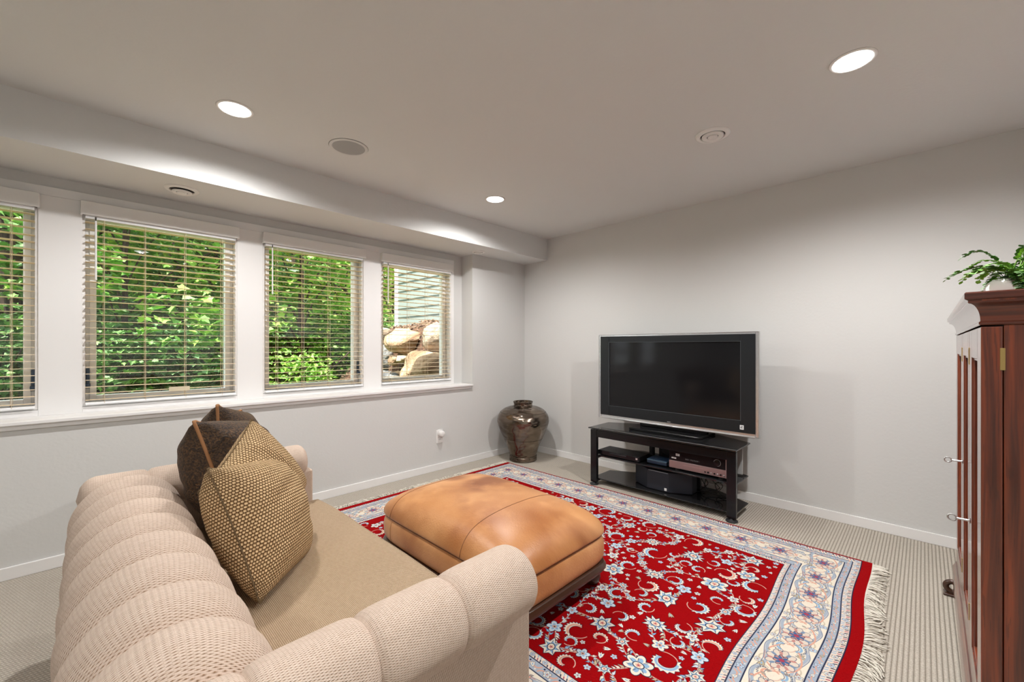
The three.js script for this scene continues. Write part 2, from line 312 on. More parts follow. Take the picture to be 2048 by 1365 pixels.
  for (const k of [2, 4]) around(k, 0.07, (x, z, d, w, i, L) => {
    at(x, z, d, () => line(PINK, w * 0.13, () => { c.moveTo(-L / 2, w * 0.28); c.bezierCurveTo(-L / 4, -w * 0.6, L / 4, w * 0.6, L / 2, -w * 0.28); }));
    if (i % 2) blossom(x, z, w * 0.36, rnd() * 6); else bud(x, z, w * 0.3, d + rnd());
    at(x, z, d, () => { for (const s of [-1, 1]) fill(s > 0 ? NAVY : CREAM, () => c.arc(L * 0.3 * s, w * 0.25 * s, w * 0.08, 0, 7)); });
  });
  around(3, 0.2, (x, z, d, w, i, L) => {
    at(x, z, d, () => {
      for (const s of [-1, 1]) {
        line(BLUE, 0.011, () => { c.moveTo(-L * 0.5, s * w * 0.36); c.bezierCurveTo(-L * 0.2, s * w * 0.5, L * 0.05, s * w * 0.1, L * 0.5, s * w * 0.34); });
        line(PINK, 0.006, () => { c.moveTo(-L * 0.45, -s * w * 0.2); c.bezierCurveTo(-L * 0.1, -s * w * 0.45, L * 0.2, -s * w * 0.42, L * 0.42, s * w * 0.06); });
        line('#cbbfa9', 0.005, () => { c.moveTo(0, s * w * 0.3); c.bezierCurveTo(L * 0.1, s * w * 0.5, L * 0.3, s * w * 0.4, L * 0.38, s * w * 0.15); });
        line('#6d7c99', 0.0025, () => { c.moveTo(-L * 0.5, s * w * 0.4); c.bezierCurveTo(-L * 0.2, s * w * 0.56, L * 0.05, s * w * 0.16, L * 0.5, s * w * 0.4); });
      }
    });
    at(x + Math.cos(d) * L / 2, z + Math.sin(d) * L / 2, d, () => { for (const s of [-1, 1]) { saz(0, s * w * 0.08, w * 0.2, s > 0 ? 0 : 3, 1, 2.6, 0.011); bud(s * L * 0.17, -s * w * 0.3, 0.017, s + 1); } });
    for (let k = 0; k < 10; k++) at(x + Math.cos(d) * L * rr(-0.5, 0.5) - Math.sin(d) * w * rr(-0.45, 0.45), z + Math.sin(d) * L * rr(-0.5, 0.5) + Math.cos(d) * w * rr(-0.45, 0.45), rr(0, 6.28), () => { const q = rr(0.009, 0.019), o = [[0, 0], [q * 0.5, -q * 0.35], [q * 1.2, 0], [q * 0.5, q * 0.35]]; line('#5d6478', 0.0016, () => poly(o)); fill(['#b9ab93', PINK, BLUE, '#9c8f86'][k % 4], () => poly(o)); });
    at(x, z, d, () => { const p = petals(w * 0.26, w * 0.4, 9, 0.8); line('#4a5068', 0.0035, () => poly(p)); fill('#ddcfc0', () => poly(p)); for (let k = 0; k < 9; k++) at(Math.cos(k * 0.7) * w * 0.27, Math.sin(k * 0.7) * w * 0.22, k * 0.7, () => fill(k % 2 ? '#7f93ad' : '#c58f86', () => c.ellipse(0, 0, w * 0.07, w * 0.035, 0, 0, 7))); });
    at(x, z, d, () => { const p = petals(w * 0.11, w * 0.2, 8, 0.8); line(NAVY, 0.004, () => poly(p)); fill('#c58f86', () => poly(p)); fill('#4d6a96', () => poly(petals(w * 0.06, w * 0.16, 6))); fill(ROSE, () => c.arc(0, 0, w * 0.06, 0, 7)); });
    for (const s of [-1, 1]) { const e = d + Math.PI / 2 * s; blossom(x + Math.cos(e) * w * 0.4 + Math.cos(d) * L * 0.27, z + Math.sin(e) * w * 0.4 + Math.sin(d) * L * 0.27, 0.014, 0); }
  });
  // red field: vines, palmettes, curled leaves
  const f = ring(6), fl = [];
  c.save(); c.beginPath(); c.rect(f[0] + 0.004, f[1] + 0.004, f[2] - f[0] - 0.008, f[3] - f[1] - 0.008); c.clip();
  for (let t = 0; t < 5000 && fl.length < 135; t++) { const p = { x: rr(f[0] + 0.05, f[2] - 0.05), y: rr(f[1] + 0.05, f[3] - 0.05), r: fl.length < 46 ? rr(0.05, 0.064) : rr(0.026, 0.038) }; if (fl.every((q) => Math.hypot(q.x - p.x, q.y - p.y) > (fl.length < 46 ? 0.185 : p.r + q.r + 0.034))) fl.push(p); }
  for (const p of fl) {
    const near = fl.filter((q) => q !== p).sort((a, b) => Math.hypot(a.x - p.x, a.y - p.y) - Math.hypot(b.x - p.x, b.y - p.y)).slice(0, 2);
    for (const q of near) { const mx = (p.x + q.x) / 2, my = (p.y + q.y) / 2, dx = q.y - p.y, dy = p.x - q.x, k = rr(-0.5, 0.5); line('#d9b9a6', 0.0052, () => { c.moveTo(p.x, p.y); c.quadraticCurveTo(mx + dx * k, my + dy * k, q.x, q.y); }); for (const t of [0.3, 0.42, 0.55, 0.68]) { const e = 1 - t, X = e * e * p.x + 2 * e * t * (mx + dx * k) + t * t * q.x, Y = e * e * p.y + 2 * e * t * (my + dy * k) + t * t * q.y, g = Math.atan2(q.y - p.y, q.x - p.x) + (rnd() < 0.5 ? 0.8 : -0.8); at(X, Y, g, () => { const L = rr(0.018, 0.032), o = [[0, 0], [L * 0.4, -L * 0.24], [L * 0.55, -L * 0.1], [L, 0], [L * 0.55, L * 0.16], [L * 0.3, L * 0.2]]; line(NAVY, 0.0022, () => poly(o)); fill([CREAM, SKY, TAN, '#cfd6dd'][Math.floor(rnd() * 4)], () => poly(o)); }); } }
  }
  const busy = fl.map((p) => [p.x, p.y, p.r]);
  for (let t = 0, n = 0; t < 6000 && n < 110; t++) {
    const x = rr(f[0] + 0.04, f[2] - 0.04), y = rr(f[1] + 0.04, f[3] - 0.04), R = n < 30 ? rr(0.044, 0.06) : rr(0.026, 0.044);
    if (busy.some(([a, b, r]) => Math.hypot(a - x, b - y) < r + R * 1.05)) continue;
    busy.push([x, y, R]); n++; saz(x, y, R, rr(0, 6.28), rnd() < 0.5 ? 1 : -1, rr(2.8, 4.6), R * 0.27);
  }
  fl.forEach((p, i) => (p.r > 0.045 ? palmette(p.x, p.y, p.r, rr(0, 6.28), i % 3) : rnd() < 0.6 ? blossom(p.x, p.y, p.r, rr(0, 6)) : palmette(p.x, p.y, p.r, rr(0, 6), 2)));
  for (let t = 0, n = 0; t < 9000 && n < 260; t++) {
    const x = rr(f[0] + 0.02, f[2] - 0.02), y = rr(f[1] + 0.02, f[3] - 0.02), R = rr(0.014, 0.02);
    if (busy.some(([a, b, r]) => Math.hypot(a - x, b - y) < r + R * 1.25)) continue;
    busy.push([x, y, R]); n++; rnd() < 0.6 ? bud(x, y, R * 0.85, rr(0, 6.28)) : blossom(x, y, R * 0.8, rnd() * 6);
  }
  c.restore();
  const map = new THREE.CanvasTexture(cv); map.colorSpace = THREE.SRGBColorSpace; map.flipY = false; map.magFilter = THREE.LinearFilter;
  const pile = tex(256, 256, (u, v) => 255 * fbm(u * 64, v * 64, 64, 2, 11), [0.16 / 2.88, 0.16 / 2.185], false);
  const m = cloth({ map, roughness: 0.95, bumpMap: pile, bumpScale: 0.003 });
  const rug = thing('persian_rug', 'red floral persian style rug with cream and blue borders and white fringes', 'rug', [0, 0, 0]);
  const P = (u, v, y) => { const x = lerp(RUG.x0, RUG.x1, u), z = lerp(RUG.z0, RUG.z1, v), k = smooth(0.6, 1, u); return V(x + k * (0.026 * smooth(0, 0.35, v) + 0.009 * Math.sin(v * 17 + 1)), y, z + 0.008 * Math.sin(u * 9) * (1 - v)); };
  const top = surf((u, v) => P(u, v, 0.011 + 0.0012 * Math.sin(u * 31) * Math.sin(v * 23)), 60, 50, (u, v) => [u, v], true);
  const side = [[0, 0, 1, 0], [1, 0, 1, 1], [1, 1, 0, 1], [0, 1, 0, 0]].map(([a, b, e, g]) => surf((s, t) => P(lerp(a, e, s), lerp(b, g, s), 0.0112 * (1 - t)), 60, 1, (s, t) => [lerp(a, e, s) * 0.996 + 0.002, lerp(b, g, s) * 0.996 + 0.002]));
  mesh('pile', [top, ...side], m, rug);
  const fr = mat({ color: new THREE.Color(0.78, 0.74, 0.65), roughness: 0.95 });
  for (const e of [0, 1]) {
    const list = [];
    for (let k = 0; k < 330; k++) {
      const v = (k + rnd()) / 330, a = P(e, v, 0.006), d = e ? 1 : -1, L = rr(0.045, 0.085), clump = Math.sin(Math.floor(v * 26) * 5.3) * 0.03, b = rr(-0.015, 0.015) + clump;
      list.push(tube([a, V(a.x + d * L * 0.4, rr(0.006, 0.016), a.z + b * 0.5), V(a.x + d * L * 0.8, rr(0.004, 0.013), a.z + b), V(a.x + d * L * 0.95, 0.004, a.z + b * 1.6 + rr(-0.012, 0.012))], rr(0.0016, 0.0028), 6, 4));
    }
    const s = mesh('fringe', [...list, bx(P(e, 0, 0).x - 0.004, P(e, 0, 0).x + 0.004, 0.001, 0.009, RUG.z0, RUG.z1)], fr, rug); s.userData.kind = 'stuff';
  }
}

// ---------- woven upholstery ----------
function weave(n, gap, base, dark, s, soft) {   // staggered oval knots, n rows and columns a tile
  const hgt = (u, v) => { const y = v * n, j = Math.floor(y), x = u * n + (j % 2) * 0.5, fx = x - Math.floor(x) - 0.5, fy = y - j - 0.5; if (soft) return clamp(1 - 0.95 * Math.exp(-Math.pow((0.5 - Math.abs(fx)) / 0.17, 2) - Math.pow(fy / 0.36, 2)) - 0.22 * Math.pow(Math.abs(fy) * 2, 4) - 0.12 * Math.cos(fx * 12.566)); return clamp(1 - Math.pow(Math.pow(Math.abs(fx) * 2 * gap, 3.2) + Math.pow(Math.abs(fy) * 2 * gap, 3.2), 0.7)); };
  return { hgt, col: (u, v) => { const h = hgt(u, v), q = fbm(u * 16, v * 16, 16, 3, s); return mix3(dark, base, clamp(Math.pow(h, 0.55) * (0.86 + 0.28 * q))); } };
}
{
  const w = weave(16, 0.98, [221, 202, 187], [154, 123, 96], 21, true), size = [0.072, 0.105];
  M.sofa = cloth({ map: tex(512, 512, w.col, size), bumpMap: tex(512, 512, (u, v) => 255 * w.hgt(u, v), size, false), bumpScale: 0.0014, roughness: 0.95 });
  const w2 = weave(20, 1.0, [216, 194, 166], [146, 118, 90], 22), size2 = [0.11, 0.09];
  M.seat = cloth({ map: tex(512, 512, w2.col, size2), bumpMap: tex(512, 512, (u, v) => 255 * w2.hgt(u, v), size2, false), bumpScale: 0.0018, roughness: 0.95 });
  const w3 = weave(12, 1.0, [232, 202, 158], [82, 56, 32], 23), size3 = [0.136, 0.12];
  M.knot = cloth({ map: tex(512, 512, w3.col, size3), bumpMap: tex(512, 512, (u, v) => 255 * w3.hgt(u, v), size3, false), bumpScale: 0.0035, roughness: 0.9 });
  const vel = (u, v) => fbm(u * 60, v * 60, 60, 3, 31);
  M.velvet = phys({ map: tex(512, 512, (u, v) => { const n = vel(u, v), m = fbm(u * 5, v * 5, 5, 3, 32); return mix3([34, 22, 13], [112, 80, 46], clamp(n * 1.5 - 0.35) * (0.75 + 0.5 * m)); }, [0.3, 0.3]), bumpMap: tex(512, 512, (u, v) => 255 * vel(u, v), [0.3, 0.3], false), bumpScale: 0.004, roughness: 0.7, sheen: 0.5, sheenColor: new THREE.Color(0.16, 0.11, 0.06), sheenRoughness: 0.35 });
  M.piping = mat({ color: new THREE.Color(0.32, 0.15, 0.06), roughness: 0.8 });
}

// ---------- sofa ----------
const SC = { xc: 1.84, arm: 0.797, yc: 0.612, r: 0.083 };   // middle of the sofa, arm axis from the middle, height and radius of the roll
{
  const sofa = thing('sofa', 'beige woven two-seat sofa with channelled rolled back and rolled arms', 'sofa', [SC.xc, 0, 0]);
  // back: eight upright channels rolled over the top, each a bulging shell of its own
  const prof = new THREE.CatmullRomCurve3([[3.375, 0.33], [3.392, 0.41], [3.41, 0.49], [3.436, 0.56], [3.468, 0.612], [3.515, 0.642], [3.57, 0.644], [3.618, 0.618], [3.65, 0.575], [3.662, 0.51], [3.664, 0.4], [3.664, 0.28], [3.662, 0.16], [3.66, 0.06]].map(([z, y]) => V(0, y, z)), false, 'centripetal');
  const len = prof.getLength(), x0 = -0.712, x1 = 0.712, nch = 8, cw = (x1 - x0) / nch;
  const chan = surf((u, v) => {
    const t = v, p = prof.getPointAt(t), q = prof.getTangentAt(t), n = V(0, q.z, -q.y).normalize(), s = (u - 0.5) * 2;
    // top leans a little into shells: the bulge is fullest over the roll
    const full = 0.026 + 0.046 * Math.exp(-Math.pow((t - 0.42) / 0.22, 2)), b = full * Math.pow(Math.max(0, 1 - Math.pow(Math.abs(s), 2.0)), 0.7);
    const pucker = 0.0022 * Math.sin(v * 95 + s * 3) * Math.pow(Math.abs(s), 3) * smooth(0.42, 0.6, v);
    return V(s * cw / 2, p.y, p.z).addScaledVector(n, -(b + pucker) * -1);
  }, 18, 90, (u, v) => [u * cw * 1.12, v * len]);
  for (let k = 0; k < nch; k++) { const m = mesh('back_channel', chan, M.sofa, sofa); m.position.x = x0 + cw * (k + 0.5); }
  mesh('back_frame', bx(-0.74, 0.74, 0.05, 0.57, 3.475, 3.63, 0.05), M.sofa, sofa);
  // arms: an upright panel under a roll of four stuffed segments
  const seg = [[2.845, 3.09], [3.09, 3.29], [3.29, 3.485], [3.485, 3.70]];
  for (const s of [-1, 1]) {
    mesh('arm_panel', metric(bx(s > 0 ? 0.735 : -0.815, s > 0 ? 0.815 : -0.735, 0.05, 0.57, 2.83, 3.67, 0.012)), M.sofa, sofa);
    seg.forEach(([a, b], i) => {
      const g = surf((u, v) => {
        const ang = lerp(-0.36, 1.27, u) * Math.PI, t = v, z = lerp(a, b, t);
        let k = 1 + 0.15 * (Math.pow(Math.max(0, 1 - Math.pow(i === 0 && t < 0.5 ? 0 : i === 3 && t > 0.5 ? 0 : Math.abs(t - 0.5) * 2, 6)), 0.5) - 1);
        let zz = z;
        if (i === 0 && t < 0.22) { const e = 1 - t / 0.22; k *= Math.sqrt(Math.max(0, 1 - Math.pow(e, 2.6))); }
        if (i === 3 && t > 0.7) { const e = (t - 0.7) / 0.3; k *= Math.sqrt(Math.max(0, 1 - Math.pow(e, 2.2))); }
        const r = SC.r * 1.02 * k, cx = Math.cos(ang) * r * 1.03, cy = Math.sin(ang) * r;
        return V(s * (SC.arm + cx), SC.yc + cy - (i === 0 ? 0 : 0), zz);
      }, 36, 20, (u, v) => [u * 0.44, lerp(a, b, v)], s < 0);
      mesh('arm_roll', g, M.sofa, sofa);
    });
  }
  // seat
  const seat = surf((u, v) => {
    const x = lerp(-0.74, 0.74, u), e = Math.pow(Math.abs(x) / 0.74, 4), q = v * 0.78;   // q runs along the profile from the back over the nose
    let z, y;
    if (q < 0.60) { z = 3.41 - q; y = 0.405 + 0.02 * (1 - e) * Math.sin(Math.PI * clamp(q / 0.62)) ; } else { const a = (q - 0.6) / 0.18 * Math.PI * 0.75; z = 2.81 - 0.028 * Math.sin(a) * 1.0; y = 0.352 + 0.053 * Math.cos(a); }
    return V(x, y + 0.002 * Math.sin(x * 11 + z * 7), z - 0.014 * (1 - e) * smooth(0.4, 0.7, q));
  }, 40, 60, (u, v) => [u * 1.48, v * 0.78]);
  mesh('seat_cushion', seat, M.seat, sofa);
  mesh('seat_base', bx(-0.74, 0.74, 0.05, 0.34, 2.835, 3.45, 0.01), M.sofa, sofa);
  for (const [x, z] of [[-0.74, 2.88], [0.74, 2.88], [-0.74, 3.62], [0.74, 3.62]]) mesh('foot', (() => { const g = lathe([[0, 0], [0.022, 0], [0.03, 0.03], [0.03, 0.055], [0, 0.055]], 20); g.translate(x, 0, z); return g; })(), M.dark, sofa);
}

// ---------- cushions ----------
function cushion(label, TL, e1, e2, size, T, m, piped, w, group) {
  const a = V(...e1).normalize(), b = V(...e2), TLv = V(...TL); b.addScaledVector(a, -a.dot(b)).normalize();
  const n = a.clone().cross(b), c = TLv.clone().addScaledVector(a, size / 2).addScaledVector(b, size / 2);
  const o = thing('throw_cushion', label, 'cushion', [c.x, c.y, c.z], 0, group), h = size / 2;
  const flat = (u, v) => { const pu = u * (1 - 0.07 * u * u * (1 - v * v)), pv = v * (1 - 0.07 * v * v * (1 - u * u)); return [pu * h, pv * h]; };
  const pt = (u, v, side) => {
    const [x, y] = flat(u, v), k = Math.pow(Math.max(0, (1 - u * u) * (1 - v * v)), 0.42);
    const f = 1 - 0.14 * v;  // heavier below
    const wr = w * (Math.sin(7 * v + 3 * u + side) * 0.5 + Math.sin(13 * v - 5 * u * u + 2 * side) * 0.35 + Math.sin(21 * (v + 0.3 * u)) * 0.25) * Math.pow(k, 0.7);
    const t = side * (T * k * f * 0.5) + wr;
    return V().addScaledVector(a, y).addScaledVector(b, x).addScaledVector(n, t);
  };
  const arcs = [0]; for (let i = 1; i <= 200; i++) { const f = (j) => { const q = -1 + j / 100; return [q * h, T * 0.5 * Math.pow(Math.max(0, 1 - q * q), 0.42)]; }, [p, r] = f(i - 1), [s, t] = f(i); arcs.push(arcs[i - 1] + Math.hypot(s - p, t - r)); }
  const arc = (q) => arcs[Math.round((q + 1) * 100)];
  const face = (side) => surf((u, v) => pt(u * 2 - 1, v * 2 - 1, side), 44, 44, (u, v) => [arc(u * 2 - 1) + (side > 0 ? 0 : 0.03), arc(v * 2 - 1)], side < 0);
  mesh('cover', [face(1), face(-1)], m, o);
  if (piped) {
    const ring = []; for (let e = 0; e < 4; e++) for (let i = 0; i < 14; i++) { const t = -1 + 2 * i / 14, q = [[t, -1], [1, t], [-t, 1], [-1, -t]][e], [x, y] = flat(q[0], q[1]); ring.push(V().addScaledVector(a, y).addScaledVector(b, x)); }
    mesh('piping', tube(ring, 0.0065, 160, 8, true), M.piping, o);
  } else {
    const ring = []; for (let e = 0; e < 4; e++) for (let i = 0; i < 14; i++) { const t = -1 + 2 * i / 14, q = [[t, -1], [1, t], [-t, 1], [-1, -t]][e], [x, y] = flat(q[0], q[1]); ring.push(V().addScaledVector(a, y).addScaledVector(b, x)); }
    mesh('seam', tube(ring, 0.0028, 160, 6, true), m, o);
  }
  return o;
}
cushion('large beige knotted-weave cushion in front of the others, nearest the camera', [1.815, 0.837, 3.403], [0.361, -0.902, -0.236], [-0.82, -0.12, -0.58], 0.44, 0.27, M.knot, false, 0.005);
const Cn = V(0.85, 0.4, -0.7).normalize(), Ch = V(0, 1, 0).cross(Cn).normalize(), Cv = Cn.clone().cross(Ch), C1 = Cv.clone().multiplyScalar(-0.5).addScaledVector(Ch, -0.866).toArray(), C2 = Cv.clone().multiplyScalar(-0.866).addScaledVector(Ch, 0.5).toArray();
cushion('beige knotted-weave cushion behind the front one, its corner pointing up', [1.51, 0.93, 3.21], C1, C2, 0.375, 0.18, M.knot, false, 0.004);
cushion('dark brown velvet cushion with tan piping, leaning on the channelled sofa back', [1.41, 0.93, 3.38], [0.33, -0.92, -0.22], [-0.87, -0.12, -0.48], 0.46, 0.34, M.velvet, true, 0.008);
cushion('dark brown velvet cushion with tan piping, rearmost with only its top showing', [1.15, 0.955, 3.26], [0.2, -0.97, 0.02], [-0.9, -0.18, -0.4], 0.45, 0.26, M.velvet, true, 0.006);

// ---------- leather ottoman ----------
{
  const lea = (u, v) => { const a = fbm(u * 3, v * 3, 3, 4, 41), b = fbm(u * 14, v * 14, 14, 4, 42), d = smooth(0.55, 0.78, fbm(u * 4 + 0.5, v * 4, 4, 3, 43)); return mix3(mix3(mix3([166, 102, 52], [222, 165, 112], clamp(a * 2.2 - 0.6)), [122, 64, 30], d * 0.7), [228, 170, 118], clamp((b - 0.5) * 1.2)); };
  const grain = (u, v) => { const a = fbm(u * 60, v * 60, 60, 2, 44), b = vnoise(u * 120, v * 120, 120, 45); return 255 * (0.6 * a + 0.4 * b); };
  const size = [1.1, 1.1];
  M.leather = phys({ map: tex(1024, 1024, lea, size), bumpMap: tex(1024, 1024, grain, [0.5, 0.5], false), bumpScale: 0.0007, roughness: 0.42, clearcoat: 0.15, clearcoatRoughness: 0.35 });
  M.darkwood = phys({ color: new THREE.Color(0.05, 0.02, 0.01), roughness: 0.3, clearcoat: 0.4, clearcoatRoughness: 0.2 });
  const X0 = 1.17, X1 = 2.275, Z0 = 1.775, Z1 = 2.515, A = (X1 - X0) / 2, B = (Z1 - Z0) / 2;
  const o = thing('ottoman', 'wide tan leather ottoman with domed top, dark wood base and bun feet', 'ottoman', [(X0 + X1) / 2, 0, (Z0 + Z1) / 2]);
  const outline = (th, s, inset = 0) => { const n = 9, c = Math.cos(th), q = Math.sin(th), r = Math.pow(Math.pow(Math.abs(c), n) + Math.pow(Math.abs(q), n), -1 / n); return [(A - inset) * s * r * c, (B - inset) * s * r * q]; };
  // evenly spaced walk round the outline
  const ringT = (u) => { const th = u * 2 * Math.PI; return Math.atan2(Math.sin(th) * 1.0 * A / Math.hypot(A, B) * 1.2, Math.cos(th) * B / Math.hypot(A, B) * 1.2 * (A / B)); };
  const topY = (s) => 0.352 + 0.078 * (1 - Math.pow(s, 2.3));
  const cushionPt = (th, v) => {   // v 0 at the welt, 1 the centre
    const s = 1 - v * v, [x, z] = outline(th, s, 0.006 * (1 - Math.sqrt(Math.min(1, v * 5)))), f = (q) => Math.sqrt(Math.max(0, 1 - Math.pow(Math.abs(q), 2.7)));
    const k = Math.pow(f(x / A) * f(z / B), 0.8) * Math.pow(1 - Math.pow(s, 9), 0.5);
    return V(x, 0.279 + 0.036 * Math.pow(1 - Math.pow(s, 14), 0.5) + 0.115 * k + 0.004 * k * Math.sin(x * 7) * Math.cos(z * 8), z);
  };
  mesh('top_cushion', surf((u, v) => cushionPt(u * 2 * Math.PI, v), 160, 60, (u, v, p) => [p.x, p.z - p.y * 0.5]), M.leather, o);
  const side = surf((u, v) => { const a = (v - 0.5) * 2, ins = 0.004 + 0.014 * a * a * a * a + 0.004 * (a > 0 ? a : 0), [x, z] = outline(u * 2 * Math.PI, 1, ins); return V(x, lerp(0.142, 0.272, v), z); }, 160, 14, (u, v, p) => [p.x + p.z, p.y]);
  mesh('side_band', [side], M.leather, o);
  const ringPts = (y, inset, n = 120) => Array.from({ length: n }, (_, i) => { const [x, z] = outline(i / n * 2 * Math.PI, 1, inset); return V(x, y, z); });
  mesh('welt', [tube(ringPts(0.279, 0.012), 0.0048, 240, 8, true), tube(ringPts(0.2695, 0.014), 0.003, 240, 6, true)], mat({ color: new THREE.Color(0.22, 0.085, 0.03), roughness: 0.5 }), o);
  // stitched seams across the top, running front to back and down the sides
  const seamM = mat({ color: new THREE.Color(0.24, 0.1, 0.04), roughness: 0.6 });
  for (const sx of [1.335, 1.945]) {
    const X = sx - (X0 + X1) / 2, f = (q) => Math.sqrt(Math.max(0, 1 - Math.pow(Math.abs(q), 2.7))), pts = Array.from({ length: 81 }, (_, i) => {
      const z = B * 0.9995 * Math.sin((i / 40 - 1) * Math.PI / 2), s = Math.min(1, Math.pow(Math.pow(Math.abs(X / A), 9) + Math.pow(Math.abs(z / B), 9), 1 / 9)), k = Math.pow(f(X / A) * f(z / B), 0.8) * Math.pow(1 - Math.pow(s, 9), 0.5);
      return V(X, 0.2793 + 0.036 * Math.pow(1 - Math.pow(s, 14), 0.5) + 0.115 * k + 0.004 * k * Math.sin(X * 7) * Math.cos(z * 8), z);
    });
    mesh('seam', tube(pts, 0.0016, 160, 6), seamM, o);
    const zz = outline(Math.acos(clamp(X / A, -1, 1)), 1, 0.004)[1];
    mesh('seam', tube(Array.from({ length: 9 }, (_, i) => { const v = i / 8, a = (v - 0.5) * 2; return V(X, lerp(0.145, 0.268, v), B - (0.004 + 0.014 * a ** 4 + 0.004 * Math.max(0, a)) + 0.0002); }), 0.0013, 20, 6), mat({ color: new THREE.Color(0.5, 0.26, 0.11), roughness: 0.6 }), o);
  }
  mesh('base_moulding', (() => { const p = [[0.016, 0.094], [0.004, 0.098], [-0.004, 0.108], [-0.004, 0.118], [0.002, 0.128], [0.006, 0.137], [0.03, 0.142], [0.3, 0.142]]; return [surf((u, v) => { const t = v * (p.length - 1), i = Math.min(p.length - 2, Math.floor(t)), f = t - i, [x, z] = outline(u * 2 * Math.PI, 1, lerp(p[i][0], p[i + 1][0], f)); return V(x, lerp(p[i][1], p[i + 1][1], f), z); }, 140, 14), bx(-A + 0.03, A - 0.03, 0.09, 0.125, -B + 0.03, B - 0.03, 0.01)]; })(), M.darkwood, o);
  for (const [x, z] of [[-A + 0.08, -B + 0.08], [A - 0.08, -B + 0.08], [-A + 0.08, B - 0.08], [A - 0.08, B - 0.08]]) mesh('bun_foot', (() => { const g = lathe([[0, 0.012], [0.026, 0.012], [0.038, 0.022], [0.045, 0.043], [0.042, 0.066], [0.03, 0.08], [0.026, 0.084], [0.03, 0.09], [0.03, 0.1], [0, 0.1]], 32); g.translate(x, 0, z); return g; })(), M.darkwood, o);
}
// ---------- television stand ----------
M.blackGloss = phys({ color: new THREE.Color(0.008, 0.008, 0.009), roughness: 0.2, specularIntensity: 0.5, clearcoat: 0.15, clearcoatRoughness: 0.1 });
M.blackGlass = phys({ color: new THREE.Color(0.012, 0.012, 0.013), roughness: 0.06, ior: 1.52 });
M.blackMatt = mat({ color: new THREE.Color(0.014, 0.014, 0.016), roughness: 0.5 });
M.silver = mat({ color: new THREE.Color(0.62, 0.62, 0.62), roughness: 0.28, metalness: 0.85 });
M.cable = mat({ color: new THREE.Color(0.012, 0.012, 0.013), roughness: 0.55 });
{
  const o = thing('tv_stand', 'low black glass television stand with three angled shelves and square front legs', 'tv stand', [1.893, 0, 0.36]);
  const shelf = (hw, y, zf, t) => { const s = new THREE.Shape(); [[-hw, zf], [hw, zf], [hw, -0.13], [hw - 0.27, -0.27], [-hw + 0.27, -0.27], [-hw, -0.13]].forEach(([x, z], i) => (i ? s.lineTo(x, z) : s.moveTo(x, z))); const g = new THREE.ExtrudeGeometry(s, { depth: t, bevelEnabled: true, bevelSize: 0.002, bevelThickness: 0.0015, bevelSegments: 2 }); g.rotateX(Math.PI / 2); g.translate(0, y, 0); return g; };
  mesh('glass_shelf', shelf(0.598, 0.505, 0.2, 0.007), M.blackGlass, o);
  mesh('glass_shelf', shelf(0.585, 0.259, 0.145, 0.007), M.blackGlass, o);
  mesh('glass_shelf', shelf(0.585, 0.056, 0.145, 0.007), M.blackGlass, o);
  for (const s of [-1, 1]) {
    mesh('leg', bx(s * 0.562 - 0.031, s * 0.562 + 0.031, 0.024, 0.487, 0.145, 0.178, 0.003), M.blackGloss, o);
    mesh('foot_pad', (() => { const g = lathe([[0, 0.001], [0.036, 0.001], [0.04, 0.006], [0.036, 0.012], [0.014, 0.016], [0.013, 0.03], [0, 0.03]], 28); g.translate(s * 0.562, 0, 0.163); return g; })(), M.blackMatt, o);
    if (s > 0) mesh('rear_bracket', bx(0.515, 0.56, 0.27, 0.465, -0.1, -0.085, 0.003), mat({ color: new THREE.Color(0.4, 0.4, 0.39), roughness: 0.5 }), o);
    mesh('rear_post', bx(s * 0.2 - 0.02, s * 0.2 + 0.02, 0.002, 0.497, -0.215, -0.185, 0.003), M.blackMatt, o);
    mesh('spacer', (() => { const g = lathe([[0, 0.484], [0.011, 0.484], [0.011, 0.499], [0, 0.499]], 16); const h = g.clone(); g.translate(s * 0.535, 0, 0.163); h.translate(s * 0.4, 0, 0.163); return [g, h]; })(), M.blackMatt, o);
    for (const y of [0.259, 0.056]) mesh('shelf_bracket', bx(s * 0.55 - 0.02, s * 0.55 + 0.02, y - 0.024, y - 0.009, -0.11, 0.16, 0.003), M.blackMatt, o);
  }
  mesh('top_beam', bx(-0.535, 0.535, 0.424, 0.487, 0.148, 0.175, 0.003), M.blackGloss, o);
  mesh('back_panel', bx(-0.13, 0.13, 0.03, 0.47, -0.2, -0.185, 0.002), M.blackMatt, o);
}
